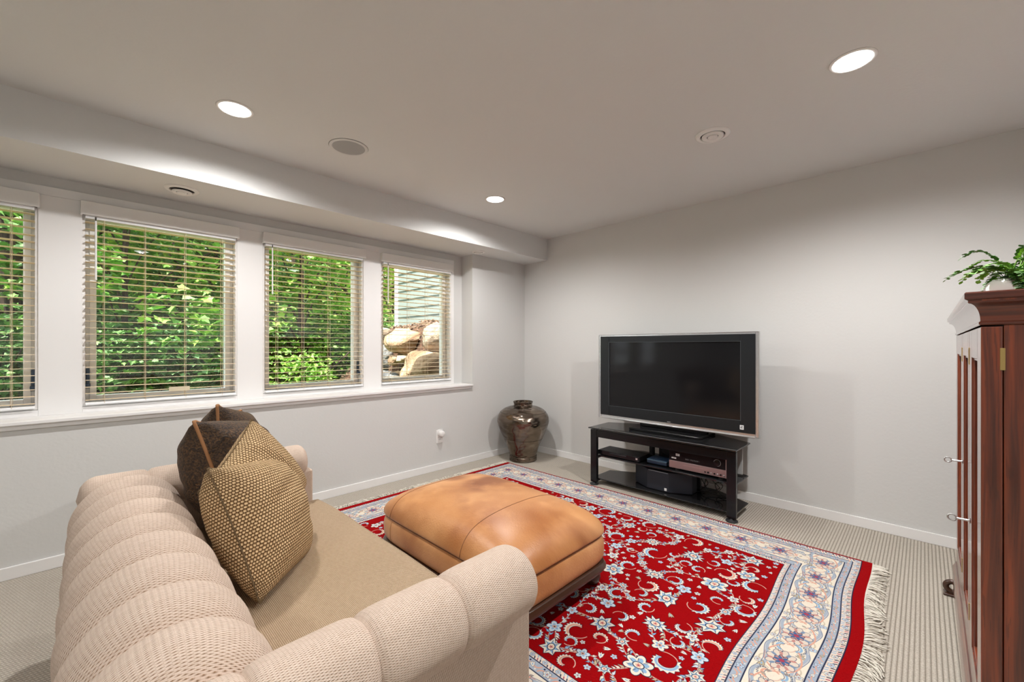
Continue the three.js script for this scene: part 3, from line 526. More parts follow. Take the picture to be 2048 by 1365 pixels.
// ---------- television ----------
let printed;
{
  const o = thing('television', 'large flat black television with a clear silver surround on the glass stand', 'television', [1.9, 0.507, 0.3]);
  const B = -0.507;   // heights below are given above the floor
  const fr = (x0, x1, y0, y1, z0, z1, t, r) => [bx(x0, x0 + t[0], y0, y1, z0, z1, r), bx(x1 - t[1], x1, y0, y1, z0, z1, r), bx(x0 + t[0], x1 - t[1], y0, y0 + t[2], z0, z1, r), bx(x0 + t[0], x1 - t[1], y1 - t[3], y1, z0, z1, r)];
  const acr = phys({ color: new THREE.Color(0.62, 0.63, 0.64), roughness: 0.22, metalness: 0.75, clearcoat: 0.6, clearcoatRoughness: 0.1 });
  mesh('surround', fr(-0.665, 0.665, 0.559 + B, 1.325 + B, -0.022, -0.004, [0.02, 0.022, 0.028, 0.016], 0.003), acr, o);
  mesh('outer_edge', fr(-0.668, 0.668, 0.556 + B, 1.328 + B, -0.026, -0.001, [0.003, 0.003, 0.003, 0.003], 0.0012), M.silver, o);
  mesh('bezel', fr(-0.648, 0.645, 0.588 + B, 1.311 + B, -0.02, 0.004, [0.092, 0.098, 0.088, 0.054], 0.004), phys({ color: new THREE.Color(0.016, 0.018, 0.02), roughness: 0.3, specularIntensity: 0.5 }), o);
  mesh('inner_edge', fr(-0.561, 0.552, 0.670 + B, 1.262 + B, -0.012, 0.0035, [0.006, 0.006, 0.006, 0.006], 0.001), mat({ color: new THREE.Color(0.09, 0.1, 0.11), roughness: 0.35, metalness: 0.5 }), o);
  mesh('screen', bx(-0.556, 0.548, 0.674 + B, 1.258 + B, -0.02, -0.006), phys({ color: new THREE.Color(0.008, 0.008, 0.009), roughness: 0.1, ior: 1.5, specularIntensity: 0.55 }), o);
  mesh('speaker_bar', bx(-0.645, 0.645, 0.556 + B, 0.568 + B, -0.006, 0.012, 0.005), M.silver, o);
  mesh('rear_housing', bx(-0.6, 0.6, 0.6 + B, 1.28 + B, -0.115, -0.02, 0.03), M.blackMatt, o);
  mesh('neck', bx(-0.27, 0.29, 0.015, 0.10, -0.1, -0.03, 0.01), M.blackGloss, o);
  const s = new THREE.Shape(); [[-0.37, -0.2], [0.25, -0.2], [0.29, 0.1], [0.25, 0.14], [-0.27, 0.14]].forEach(([x, z], i) => (i ? s.lineTo(x, z) : s.moveTo(x, z)));
  const base = new THREE.Shape(); [[-0.31, -0.17], [0.31, -0.17], [0.29, 0.11], [-0.29, 0.11]].forEach(([x, z], i) => (i ? base.lineTo(x, z) : base.moveTo(x, z)));
  const g = new THREE.ExtrudeGeometry(base, { depth: 0.012, bevelEnabled: true, bevelSize: 0.003, bevelThickness: 0.003, bevelSegments: 2 }); g.rotateX(Math.PI / 2); g.translate(0, 0.016, 0);
  mesh('pedestal', g, M.blackGloss, o);
  // maker's mark and the sticker in the corner
  const print = (w, h, px, draw) => { const cv = document.createElement('canvas'); cv.width = px; cv.height = Math.round(px * h / w); const c = cv.getContext('2d'); draw(c, cv.width, cv.height); const t = new THREE.CanvasTexture(cv); t.colorSpace = THREE.SRGBColorSpace; t.magFilter = THREE.LinearFilter; return mat({ map: t, roughness: 0.5 }); };
  printed = print;
  const plate = (w, h, x, y, z) => { const q = new THREE.BoxGeometry(w, h, 0.0006); q.translate(x, y, z); return q; };
  mesh('maker_mark', plate(0.052, 0.014, 0.009, 0.596 + B, 0.0045), print(0.052, 0.014, 208, (c, w, h) => { c.fillStyle = '#0c0d0e'; c.fillRect(0, 0, w, h); c.fillStyle = '#d8d8d8'; c.font = 'bold 40px serif'; c.textAlign = 'center'; c.textBaseline = 'middle'; c.fillText('SONY', w / 2, h / 2 + 2); }), o);
  mesh('corner_sticker', plate(0.026, 0.032, 0.557, 0.626 + B, 0.0045), print(0.026, 0.032, 104, (c, w, h) => { c.fillStyle = '#ececec'; c.fillRect(0, 0, w, h); c.fillStyle = '#222'; c.fillRect(20, 28, 64, 14); c.fillRect(20, 56, 30, 40); c.fillRect(58, 56, 26, 12); c.fillRect(58, 80, 26, 14); }), o);
}
// ---------- boxes on the shelves ----------
{
  const y = 0.2605;
  const d = thing('disc_player', 'slim black disc player on the left of the middle glass shelf', 'disc player', [1.545, y, 0.395]);
  mesh('casing', bx(-0.195, 0.195, 0.006, 0.045, -0.095, 0.09, 0.002), M.blackMatt, d);
  mesh('front_panel', bx(-0.195, 0.195, 0.006, 0.044, 0.09, 0.095, 0.002), M.blackGloss, d);
  mesh('disc_tray', bx(-0.08, 0.08, 0.026, 0.038, 0.0945, 0.0965, 0.001), M.blackMatt, d);
  mesh('button', bx(0.165, 0.183, 0.02, 0.036, 0.094, 0.0975, 0.002), M.silver, d);
  for (const [a, b] of [[-0.16, -0.07], [0.16, -0.07], [-0.16, 0.07], [0.16, 0.07]]) mesh('foot', bx(a - 0.014, a + 0.014, 0, 0.007, b - 0.012, b + 0.012), M.blackMatt, d);
  const b = thing('router', 'small dark blue router box between the disc player and the receiver', 'router', [1.872, y, 0.385]);
  const navy = mat({ color: new THREE.Color(0.02, 0.04, 0.08), roughness: 0.4 });
  mesh('casing', bx(-0.085, 0.085, 0.004, 0.036, -0.075, 0.065, 0.01), navy, b);
  mesh('lid', bx(-0.08, 0.08, 0.036, 0.044, -0.07, 0.055, 0.004), mat({ color: new THREE.Color(0.03, 0.07, 0.14), roughness: 0.3 }), b);
  mesh('rim', bx(-0.083, 0.083, 0.034, 0.037, 0.05, 0.067, 0.001), mat({ color: new THREE.Color(0.2, 0.35, 0.5), roughness: 0.3 }), b);
  const r = thing('receiver', 'black and rose-silver audio receiver with round volume knob on the middle shelf', 'receiver', [2.191, y, 0.46]);
  mesh('casing', bx(-0.207, 0.207, 0.012, 0.15, -0.26, -0.012, 0.003), M.blackMatt, r);
  mesh('front_panel', bx(-0.21, 0.21, 0.068, 0.152, -0.014, 0, 0.003), M.blackGloss, r);
  const rose = mat({ color: new THREE.Color(0.46, 0.37, 0.37), roughness: 0.32, metalness: 0.65 });
  mesh('lower_panel', bx(-0.21, 0.21, 0.012, 0.07, -0.014, 0.003, 0.003), rose, r);
  mesh('side_trim', bx(0.206, 0.212, 0.012, 0.152, -0.014, 0.004, 0.001), M.silver, r);
  mesh('knob', (() => { const g = lathe([[0, 0.016], [0.018, 0.016], [0.022, 0.013], [0.023, 0], [0, 0]], 32); g.rotateX(Math.PI / 2); g.translate(0.148, 0.112, 0); return g; })(), M.blackGloss, r);
  mesh('knob_ring', (() => { const g = new THREE.TorusGeometry(0.0235, 0.0018, 8, 40); g.translate(0.148, 0.112, 0.002); return g; })(), M.silver, r);
  for (let k = 0; k < 6; k++) mesh('button', (() => { const g = lathe([[0, 0.005], [0.006, 0.004], [0.0065, 0], [0, 0]], 16); g.rotateX(Math.PI / 2); g.translate(0.085 + k * 0.022, 0.03, 0.003); return g; })(), k % 2 ? M.silver : M.blackGloss, r);
  mesh('button', bx(0.058, 0.07, 0.026, 0.034, 0.003, 0.006, 0.001), M.blackGloss, r);
  mesh('scale_line', bx(-0.1, 0.09, 0.047, 0.049, 0.0028, 0.0035), mat({ color: new THREE.Color(0.7, 0.5, 0.5), roughness: 0.4 }), r);
  const sticker = printed(0.03, 0.014, 120, (c, w, h) => { c.fillStyle = '#efefef'; c.fillRect(0, 0, w, h); c.fillStyle = '#444'; c.fillRect(14, 18, 90, 7); c.fillRect(14, 34, 60, 7); });
  for (const [x, yy, w, h] of [[-0.142, 0.118, 0.03, 0.017], [-0.172, 0.09, 0.036, 0.01]]) mesh('sticker', (() => { const q = new THREE.BoxGeometry(w, h, 0.0008); q.translate(x, yy, 0.0006); return q; })(), sticker, r);
  mesh('display_text', (() => { const q = new THREE.BoxGeometry(0.11, 0.014, 0.0006); q.translate(-0.03, 0.095, 0.0006); return q; })(), printed(0.11, 0.014, 440, (c, w, h) => { c.fillStyle = '#08080a'; c.fillRect(0, 0, w, h); c.fillStyle = '#6d6d70'; for (let k = 0; k < 3; k++) c.fillRect(10 + k * 34, 10, 20, 34); for (let k = 0; k < 5; k++) c.fillRect(170 + k * 48, 10 + (k % 2) * 6, 26, 30); }), r);
  for (const [a, q] of [[-0.16, -0.04], [0.16, -0.04], [-0.16, -0.22], [0.16, -0.22]]) mesh('foot', (() => { const g = lathe([[0, 0], [0.016, 0], [0.018, 0.013], [0, 0.013]], 18); g.translate(a, 0, q); return g; })(), M.silver, r);
  // centre loudspeaker, its front cut back in two angled cheeks
  const s = thing('center_loudspeaker', 'dark blue-black center loudspeaker with angled cheeks on the bottom shelf', 'loudspeaker', [1.862, 0.0575, 0.36]);
  const sh = new THREE.Shape(); [[-0.215, -0.09], [0.255, -0.09], [0.255, 0.0], [0.11, 0.085], [-0.07, 0.085], [-0.215, 0.0]].forEach(([x, z], i) => (i ? sh.lineTo(x, z) : sh.moveTo(x, z)));
  const eg = new THREE.ExtrudeGeometry(sh, { depth: 0.15, bevelEnabled: true, bevelSize: 0.004, bevelThickness: 0.004, bevelSegments: 2 }); eg.rotateX(Math.PI / 2); eg.translate(0, 0.158, 0);
  mesh('cabinet', eg, mat({ color: new THREE.Color(0.012, 0.015, 0.024), roughness: 0.6 }), s);
  mesh('top_edge', bx(-0.06, 0.105, 0.152, 0.157, 0.0885, 0.0915, 0.001), mat({ color: new THREE.Color(0.3, 0.35, 0.4), roughness: 0.4 }), s);
  mesh('badge', bx(0.075, 0.094, 0.014, 0.035, 0.0885, 0.0915, 0.001), M.white, s);
  // cables behind the devices
  const cab = (label, pts, r = 0.0028) => tag(mesh('cable', tube(pts.map((p) => V(...p)), r, 60, 6), M.cable), label, 'cable', label.includes('router') ? 'loose cables behind the router' : 'loose cables under the receiver');
  const L = 'loose black cable looping behind the small router on the middle glass shelf', L2 = 'loose black cable in the tangle under the receiver on the bottom glass shelf';
  for (let k = 0; k < 5; k++) { const x = 1.76 + k * 0.05; cab(L, [[x, 0.275, 0.28], [x + rr(-0.03, 0.03), 0.33 + rr(0, 0.05), 0.24 + rr(0, 0.05)], [x + 0.05, 0.4 + rr(-0.05, 0.03), 0.26], [x + 0.03 + rr(0, 0.05), 0.34, 0.3], [x + 0.08, 0.29, 0.25]]); }
  for (let k = 0; k < 8; k++) { const x = 2.14 + k * 0.032; cab(L2, [[x, 0.25, 0.19 + rr(0, 0.05)], [x + rr(-0.06, 0.06), 0.2 + rr(-0.03, 0.02), 0.24 + rr(-0.03, 0.05)], [x + rr(-0.08, 0.08), 0.13 + rr(-0.03, 0.03), 0.22 + rr(-0.04, 0.05)], [x + rr(-0.06, 0.06), 0.08, 0.26], [x + rr(-0.1, 0.1), 0.062, 0.22 + rr(-0.04, 0.08)]]); }
}
// ---------- vase ----------
{
  const ham = (u, v) => 255 * (0.55 * vnoise(u * 26, v * 26, 26, 51) + 0.45 * fbm(u * 9, v * 9, 9, 3, 52));
  const pat = (u, v) => { const a = fbm(u * 5, v * 5, 5, 4, 53), b = fbm(u * 20, v * 40, 20, 2, 54); return mix3([82, 71, 61], [170, 157, 144], clamp(a * 1.4 - 0.25 + 0.3 * (b - 0.5))); };
  const m = mat({ map: tex(512, 512, pat), bumpMap: tex(512, 512, ham, undefined, false), bumpScale: 0.012, metalness: 1, roughness: 0.27, roughnessMap: tex(256, 256, (u, v) => 130 + 125 * fbm(u * 12, v * 12, 12, 3, 55), undefined, false) });
  const o = thing('floor_vase', 'large hammered dark metal urn standing in the far corner', 'vase', [0.335, 0, 0.383]);
  const sp = new THREE.SplineCurve([[0.142, 0.052], [0.152, 0.09], [0.18, 0.17], [0.215, 0.25], [0.252, 0.33], [0.275, 0.4], [0.277, 0.45], [0.258, 0.5], [0.215, 0.545], [0.16, 0.57], [0.112, 0.58], [0.097, 0.583]].map(([x, y]) => new THREE.Vector2(x, y)));
  const pts = sp.getPoints(70).map((p) => [p.x, p.y]);
  mesh('body', lathe(pts, 72), m, o);
  mesh('foot_ring', lathe([[0.13, 0.002], [0.146, 0.003], [0.149, 0.01], [0.147, 0.045], [0.15, 0.052], [0.145, 0.056], [0.13, 0.056]], 72), m, o);
  mesh('neck', lathe([[0.097, 0.578], [0.103, 0.583], [0.099, 0.59], [0.101, 0.612], [0.106, 0.622], [0.106, 0.629], [0.1, 0.631], [0.094, 0.625], [0.09, 0.6], [0.088, 0.55], [0.1, 0.5]], 64), m, o);
  for (const y of [0.237, 0.518]) { const p = pts.reduce((a, b) => (Math.abs(a[1] - y) < Math.abs(b[1] - y) ? a : b)); mesh('riveted_band', (() => { const g = new THREE.TorusGeometry(p[0] - 0.0004, 0.0028, 6, 90); g.rotateX(Math.PI / 2); g.translate(0, p[1], 0); return g; })(), m, o); }
}
// ---------- wooden cabinet ----------
{
  const wood = (u, v) => { const w = 0.25 * fbm(u * 3, v * 2, 3, 3, 61, 2), g = fbm(u * 60 + w * 18, v * 3, 60, 3, 62, 3), p = fbm(u * 128, v * 16, 128, 2, 63, 16), a = fbm(u * 3, v * 2, 3, 3, 64, 2); return mix3(mix3([72, 27, 10], [144, 62, 24], clamp(g * 1.2 - 0.15 + 0.6 * (a - 0.5))), [52, 19, 8], smooth(0.62, 0.8, p) * 0.35); };
  const wm = tex(1024, 1024, wood, [0.42, 0.9]), bump = tex(512, 512, (u, v) => 255 * fbm(u * 128, v * 8, 128, 2, 65, 8), [0.42, 0.9], false);
  M.mahogany = phys({ map: wm, bumpMap: bump, bumpScale: 0.0004, roughness: 0.36, clearcoat: 1, clearcoatRoughness: 0.16 });
  M.mahoganyAcross = (() => { const t = wm.clone(); t.rotation = Math.PI / 2; t.repeat.set(1 / 0.9, 1 / 0.42); const q = wm.clone(); q.repeat.set(1 / 0.42, 1 / 0.9); return phys({ map: q, bumpMap: bump, bumpScale: 0.0004, roughness: 0.36, clearcoat: 1, clearcoatRoughness: 0.16 }); })();
  M.brass = mat({ color: new THREE.Color(0.5, 0.36, 0.14), metalness: 0.9, roughness: 0.4 });
  const o = thing('armoire', 'tall polished mahogany cabinet with three panelled doors and moulded cornice', 'cabinet', [3.5096, 0, 2.0456], -0.0066);
  const L = 1.36, Dp = 0.66, T = 0.037, y0 = 0.17, y1 = 1.274;
  mesh('carcass', bx(T + 0.0015, Dp, 0.12, y1, -L, 0, 0.002), M.mahogany, o);
  // doors: each a frame of two stiles and two rails round a sunk panel
  const cuts = [0, -0.43, -0.845, -L];
  for (let k = 0; k < 3; k++) {
    const d = new THREE.Group(); d.name = 'door'; o.add(d);
    const a = cuts[k] - (k ? 0.002 : 0), b = cuts[k + 1] + 0.002, sa = k === 0 ? 0.11 : k === 1 ? 0.075 : 0.085, sb = k === 0 ? 0.095 : k === 1 ? 0.085 : 0.11;
    mesh('stile', bx(0, T, y0, y1 - 0.004, a - sa, a, 0.0025), M.mahogany, d); mesh('stile', bx(0, T, y0, y1 - 0.004, b, b + sb, 0.0025), M.mahogany, d);
    mesh('rail', bx(0, T, y1 - 0.09, y1 - 0.004, b + sb, a - sa, 0.002, true), M.mahoganyAcross, d); mesh('rail', bx(0, T, y0, 0.275, b + sb, a - sa, 0.002, true), M.mahoganyAcross, d);
    mesh('panel', bx(0.014, T - 0.004, 0.272, y1 - 0.088, b + sb - 0.003, a - sa + 0.003), M.mahogany, d);
    const f = 0.008; mesh('bead', [bx(0.004, 0.016, 0.275, y1 - 0.09, b + sb, b + sb + f, 0.003), bx(0.004, 0.016, 0.275, y1 - 0.09, a - sa - f, a - sa, 0.003), bx(0.004, 0.016, 0.275, 0.275 + f, b + sb, a - sa, 0.003), bx(0.004, 0.016, y1 - 0.09 - f, y1 - 0.09, b + sb, a - sa, 0.003)], M.mahogany, d);
    if (k < 2) { // a key in its lock
      const ky = k ? 0.765 : 0.655, kz = b + sb * 0.45;
      mesh('key', [(() => { const g = lathe([[0, 0], [0.008, 0], [0.008, 0.003], [0.0035, 0.004], [0.003, 0.03], [0, 0.03]], 14); g.rotateZ(Math.PI / 2); g.translate(0, ky, kz); return g; })(), (() => { const g = new THREE.TorusGeometry(0.010, 0.0024, 8, 24); g.translate(-0.041, ky, kz); return g; })()], M.silver, d);
    }
    for (const hy of [1.187, 0.34]) mesh('hinge', k === 0 ? bx(T - 0.005, T + 0.004, hy - 0.028, hy + 0.028, -0.001, 0.0035, 0.001) : bx(-0.002, 0.004, hy - 0.028, hy + 0.028, a - 0.004, a + 0.002, 0.001), M.brass, d);
  }
  // cornice and plinth: profiles carried round the front and both sides
  const round = (prof) => { const gs = []; const c = (out) => [[Dp, out], [-out, out], [-out, -L - out], [Dp, -L - out]]; for (let e = 0; e < 3; e++) gs.push(surf((u, v) => { const t = v * (prof.length - 1), i = Math.min(prof.length - 2, Math.floor(t + 1e-9)), f = t - i, out = lerp(prof[i][0], prof[i + 1][0], f), y = lerp(prof[i][1], prof[i + 1][1], f), q = c(out); return V(lerp(q[e][0], q[e + 1][0], u), y, lerp(q[e][1], q[e + 1][1], u)); }, 1, prof.length - 1, (u, v, p) => [p.y * 1.2, p.x + p.z], true)); return gs.map((g) => toCreasedNormals(g, 0.7)); };
  const arc = Array.from({ length: 12 }, (_, i) => { const a = i / 11 * Math.PI / 2; return [0.001 + 0.021 * (1 - Math.cos(a)), 1.284 + 0.046 * Math.sin(a)]; });
  mesh('cornice', [...round([[0.001, 1.274], [0.004, 1.276], [0.004, 1.281], [0.001, 1.284], ...arc.slice(1), [0.0235, 1.331], [0.0235, 1.337], [0.027, 1.339], [0.03, 1.341], [0.03, 1.356], [0.027, 1.359], [-0.1, 1.359]]), bx(0.0, Dp, 1.335, 1.3585, -L - 0.026, 0.026), bx(0.05, Dp, 1.272, 1.34, -L, -0.001)], M.mahoganyAcross, o);
  mesh('plinth', [...round([[0, 0.168], [0.003, 0.166], [0.004, 0.158], [0.008, 0.15], [0.012, 0.14], [0.013, 0.062], [0.0, 0.06], [-0.1, 0.06]].reverse().map((p) => p)), bx(0.02, Dp, 0.062, 0.17, -L, 0)], M.mahoganyAcross, o);
  for (const z of [-L + 0.01, -0.02]) mesh('scroll_foot', [(() => { const g = new THREE.TorusGeometry(0.024, 0.012, 10, 26); g.translate(-0.012, 0.042, z); return g; })(), bx(-0.045, 0.04, 0.001, 0.012, z - 0.028, z + 0.028, 0.003), bx(-0.005, 0.06, 0.01, 0.066, z - 0.022, z + 0.022, 0.008)], M.darkwood, o);
  for (const z of [-L + 0.03, -0.05]) mesh('rear_foot', bx(Dp - 0.08, Dp - 0.02, 0.001, 0.064, z - 0.025, z + 0.025, 0.008), M.darkwood, o);
}
// ---------- fern on the cabinet ----------
{
  const o = thing('potted_fern', 'leafy green fern in a round white pot on top of the wooden cabinet', 'plant', [3.622, 1.3595, 1.54]);
  mesh('pot', lathe([[0, 0.001], [0.04, 0.002], [0.062, 0.014], [0.073, 0.034], [0.074, 0.05], [0.066, 0.07], [0.054, 0.08], [0.049, 0.079], [0.058, 0.068], [0.062, 0.05], [0, 0.05]], 40), M.white, o);
  mesh('soil', lathe([[0, 0.068], [0.045, 0.066], [0.057, 0.06]], 24), M.dark, o);
  const greens = [[0.07, 0.22, 0.02], [0.14, 0.36, 0.03], [0.26, 0.5, 0.05], [0.035, 0.11, 0.015]].map((c) => phys({ color: new THREE.Color(...c), roughness: 0.55, transmission: 0.15, thickness: 0, side: THREE.DoubleSide }));
  const leaf = (p, dir, up, s) => { const side = dir.clone().cross(up).normalize(), q = []; for (const [a, b, h] of [[0, 0, 0], [0.35, 0.42, 0.02], [0.75, 0.36, 0.03], [1, 0, 0], [0.75, -0.36, 0.03], [0.35, -0.42, 0.02]]) q.push(p.clone().addScaledVector(dir, a * s).addScaledVector(side, b * s).addScaledVector(up, h * s)); const g = new THREE.BufferGeometry(), v = []; for (let k = 1; k < 5; k++) v.push(q[0], q[k], q[k + 1]); g.setAttribute('position', new THREE.Float32BufferAttribute(v.flatMap((w) => w.toArray()), 3)); g.setAttribute('uv', new THREE.Float32BufferAttribute(v.flatMap(() => [0, 0]), 2)); g.computeVertexNormals(); return g; };
  for (let k = 0; k < 124; k++) {
    const hang = k >= 56, az = k < 6 ? Math.PI + rr(-0.5, 0.9) : hang ? rr(-1.45, 0.3) : rr(-1.6, 3.3), reach = k < 6 ? rr(0.11, 0.15) : hang ? rr(0.07, 0.13) : rr(0.06, 0.15), lift = k < 6 ? rr(0.05, 0.08) : hang ? rr(0.0, 0.05) : rr(0.02, 0.14), sag = k < 6 ? rr(0.01, 0.04) : hang ? rr(0.05, 0.1) : rr(0.02, 0.11);
    const a = V(rr(-0.03, 0.03), 0.068, rr(-0.03, 0.03)), d = V(Math.cos(az), 0, -Math.sin(az)), cur = new THREE.QuadraticBezierCurve3(a, a.clone().addScaledVector(d, reach * 0.5).add(V(0, lift + 0.03, 0)), a.clone().addScaledVector(d, reach).add(V(0, Math.max(lift - sag, -0.05), 0)));
    const list = [new THREE.TubeGeometry(cur, 10, 0.0009, 4)];
    for (let i = 0; i < 15; i++) { const t = 0.3 + 0.7 * i / 14, p = cur.getPoint(t), tg = cur.getTangent(t); for (const s of i === 14 ? [0] : [-1, 1]) { const dir = tg.clone().multiplyScalar(0.5).add(V(-tg.z, rr(-0.3, 0.2), tg.x).multiplyScalar(s)).normalize(); list.push(leaf(p, dir, V(rr(-0.4, 0.4), 1, rr(-0.4, 0.4)).normalize(), rr(0.011, 0.018))); } }
    mesh('frond', list, greens[k % 4], o);
  }
}
// ---------- outside ----------
const groundY = (x, z) => 0.5 + 0.05 * Math.sin(x * 0.9 + z * 0.6) + 0.35 * smooth(-5, -9, x) + 5.5 * Math.pow(smooth(-9, -34, x), 1.2) + 0.5 * smooth(2, -6, z) * smooth(-3, -8, x);
{
  const grass = (u, v) => { const n = fbm(u * 40, v * 40, 40, 3, 71), a = fbm(u * 6, v * 6, 6, 3, 72); return mix3(mix3([44, 58, 20], [128, 158, 62], clamp(n * 1.5 - 0.2)), [86, 68, 46], smooth(0.5, 0.72, a) * 0.8); };
  const litter = (u, v) => { const n = fbm(u * 36, v * 36, 36, 4, 73), a = fbm(u * 5, v * 5, 5, 3, 74); return mix3(mix3([30, 22, 14], [104, 80, 52], clamp(n * 1.5 - 0.25)), [46, 66, 24], smooth(0.48, 0.66, a)); };
  const bump = tex(256, 256, (u, v) => 255 * fbm(u * 40, v * 40, 40, 3, 75), [1, 1], false);
  const gm = (c) => mat({ map: tex(512, 512, c, [1.6, 1.6]), bumpMap: bump, bumpScale: 0.04, roughness: 1 });
  const patch = (x0, x1, z0, z1, n, m) => surf((u, v) => { const x = lerp(x0, x1, u), z = lerp(z0, z1, v); return V(x, groundY(x, z), z); }, n, n, (u, v, p) => [p.x, p.z]);
  struct('ground_lawn', patch(OX, -8, -14, 12, 40), gm(grass));
  struct('ground_forest', patch(-8, -46, -34, 26, 60), gm(litter));
}
// grey lap siding of the wing beside the windows, board by board
{
  const zW = -0.35, xc = -3.62, y0 = 1.6, siding = mat({ color: new THREE.Color(0.27, 0.315, 0.30), roughness: 0.7 });
  const w = struct('wall_outside', bx(xc, OX, -0.1, 4.6, zW - 0.35, zW - 0.03), M.dark);
  const plank = (() => { const L = OX - 0.002 - (xc + 0.02), s = new THREE.Shape(); [[0, 0], [0.028, 0], [0.013, 0.18], [0, 0.18]].forEach(([a, b], i) => (i ? s.lineTo(a, b) : s.moveTo(a, b))); const g = new THREE.ExtrudeGeometry(s, { depth: L, bevelEnabled: false }); g.rotateY(-Math.PI / 2); return g; })();
  for (let k = 0, y = y0; y < 4.4; y += 0.158, k++) { const p = mesh('plank', plank, siding, w); p.position.set(OX - 0.002, y, zW - 0.028); }
  mesh('corner_trim', [bx(xc - 0.02, xc + 0.085, y0 - 0.06, 4.6, zW - 0.03, zW + 0.01, 0.002), bx(xc - 0.022, xc, y0 - 0.06, 4.6, zW - 0.14, zW - 0.02, 0.002)], M.trim, w);
  struct('roof_outside', [bx(xc - 0.4, OX, 4.6, 4.75, zW - 1.5, zW + 0.35)], M.trim);
}
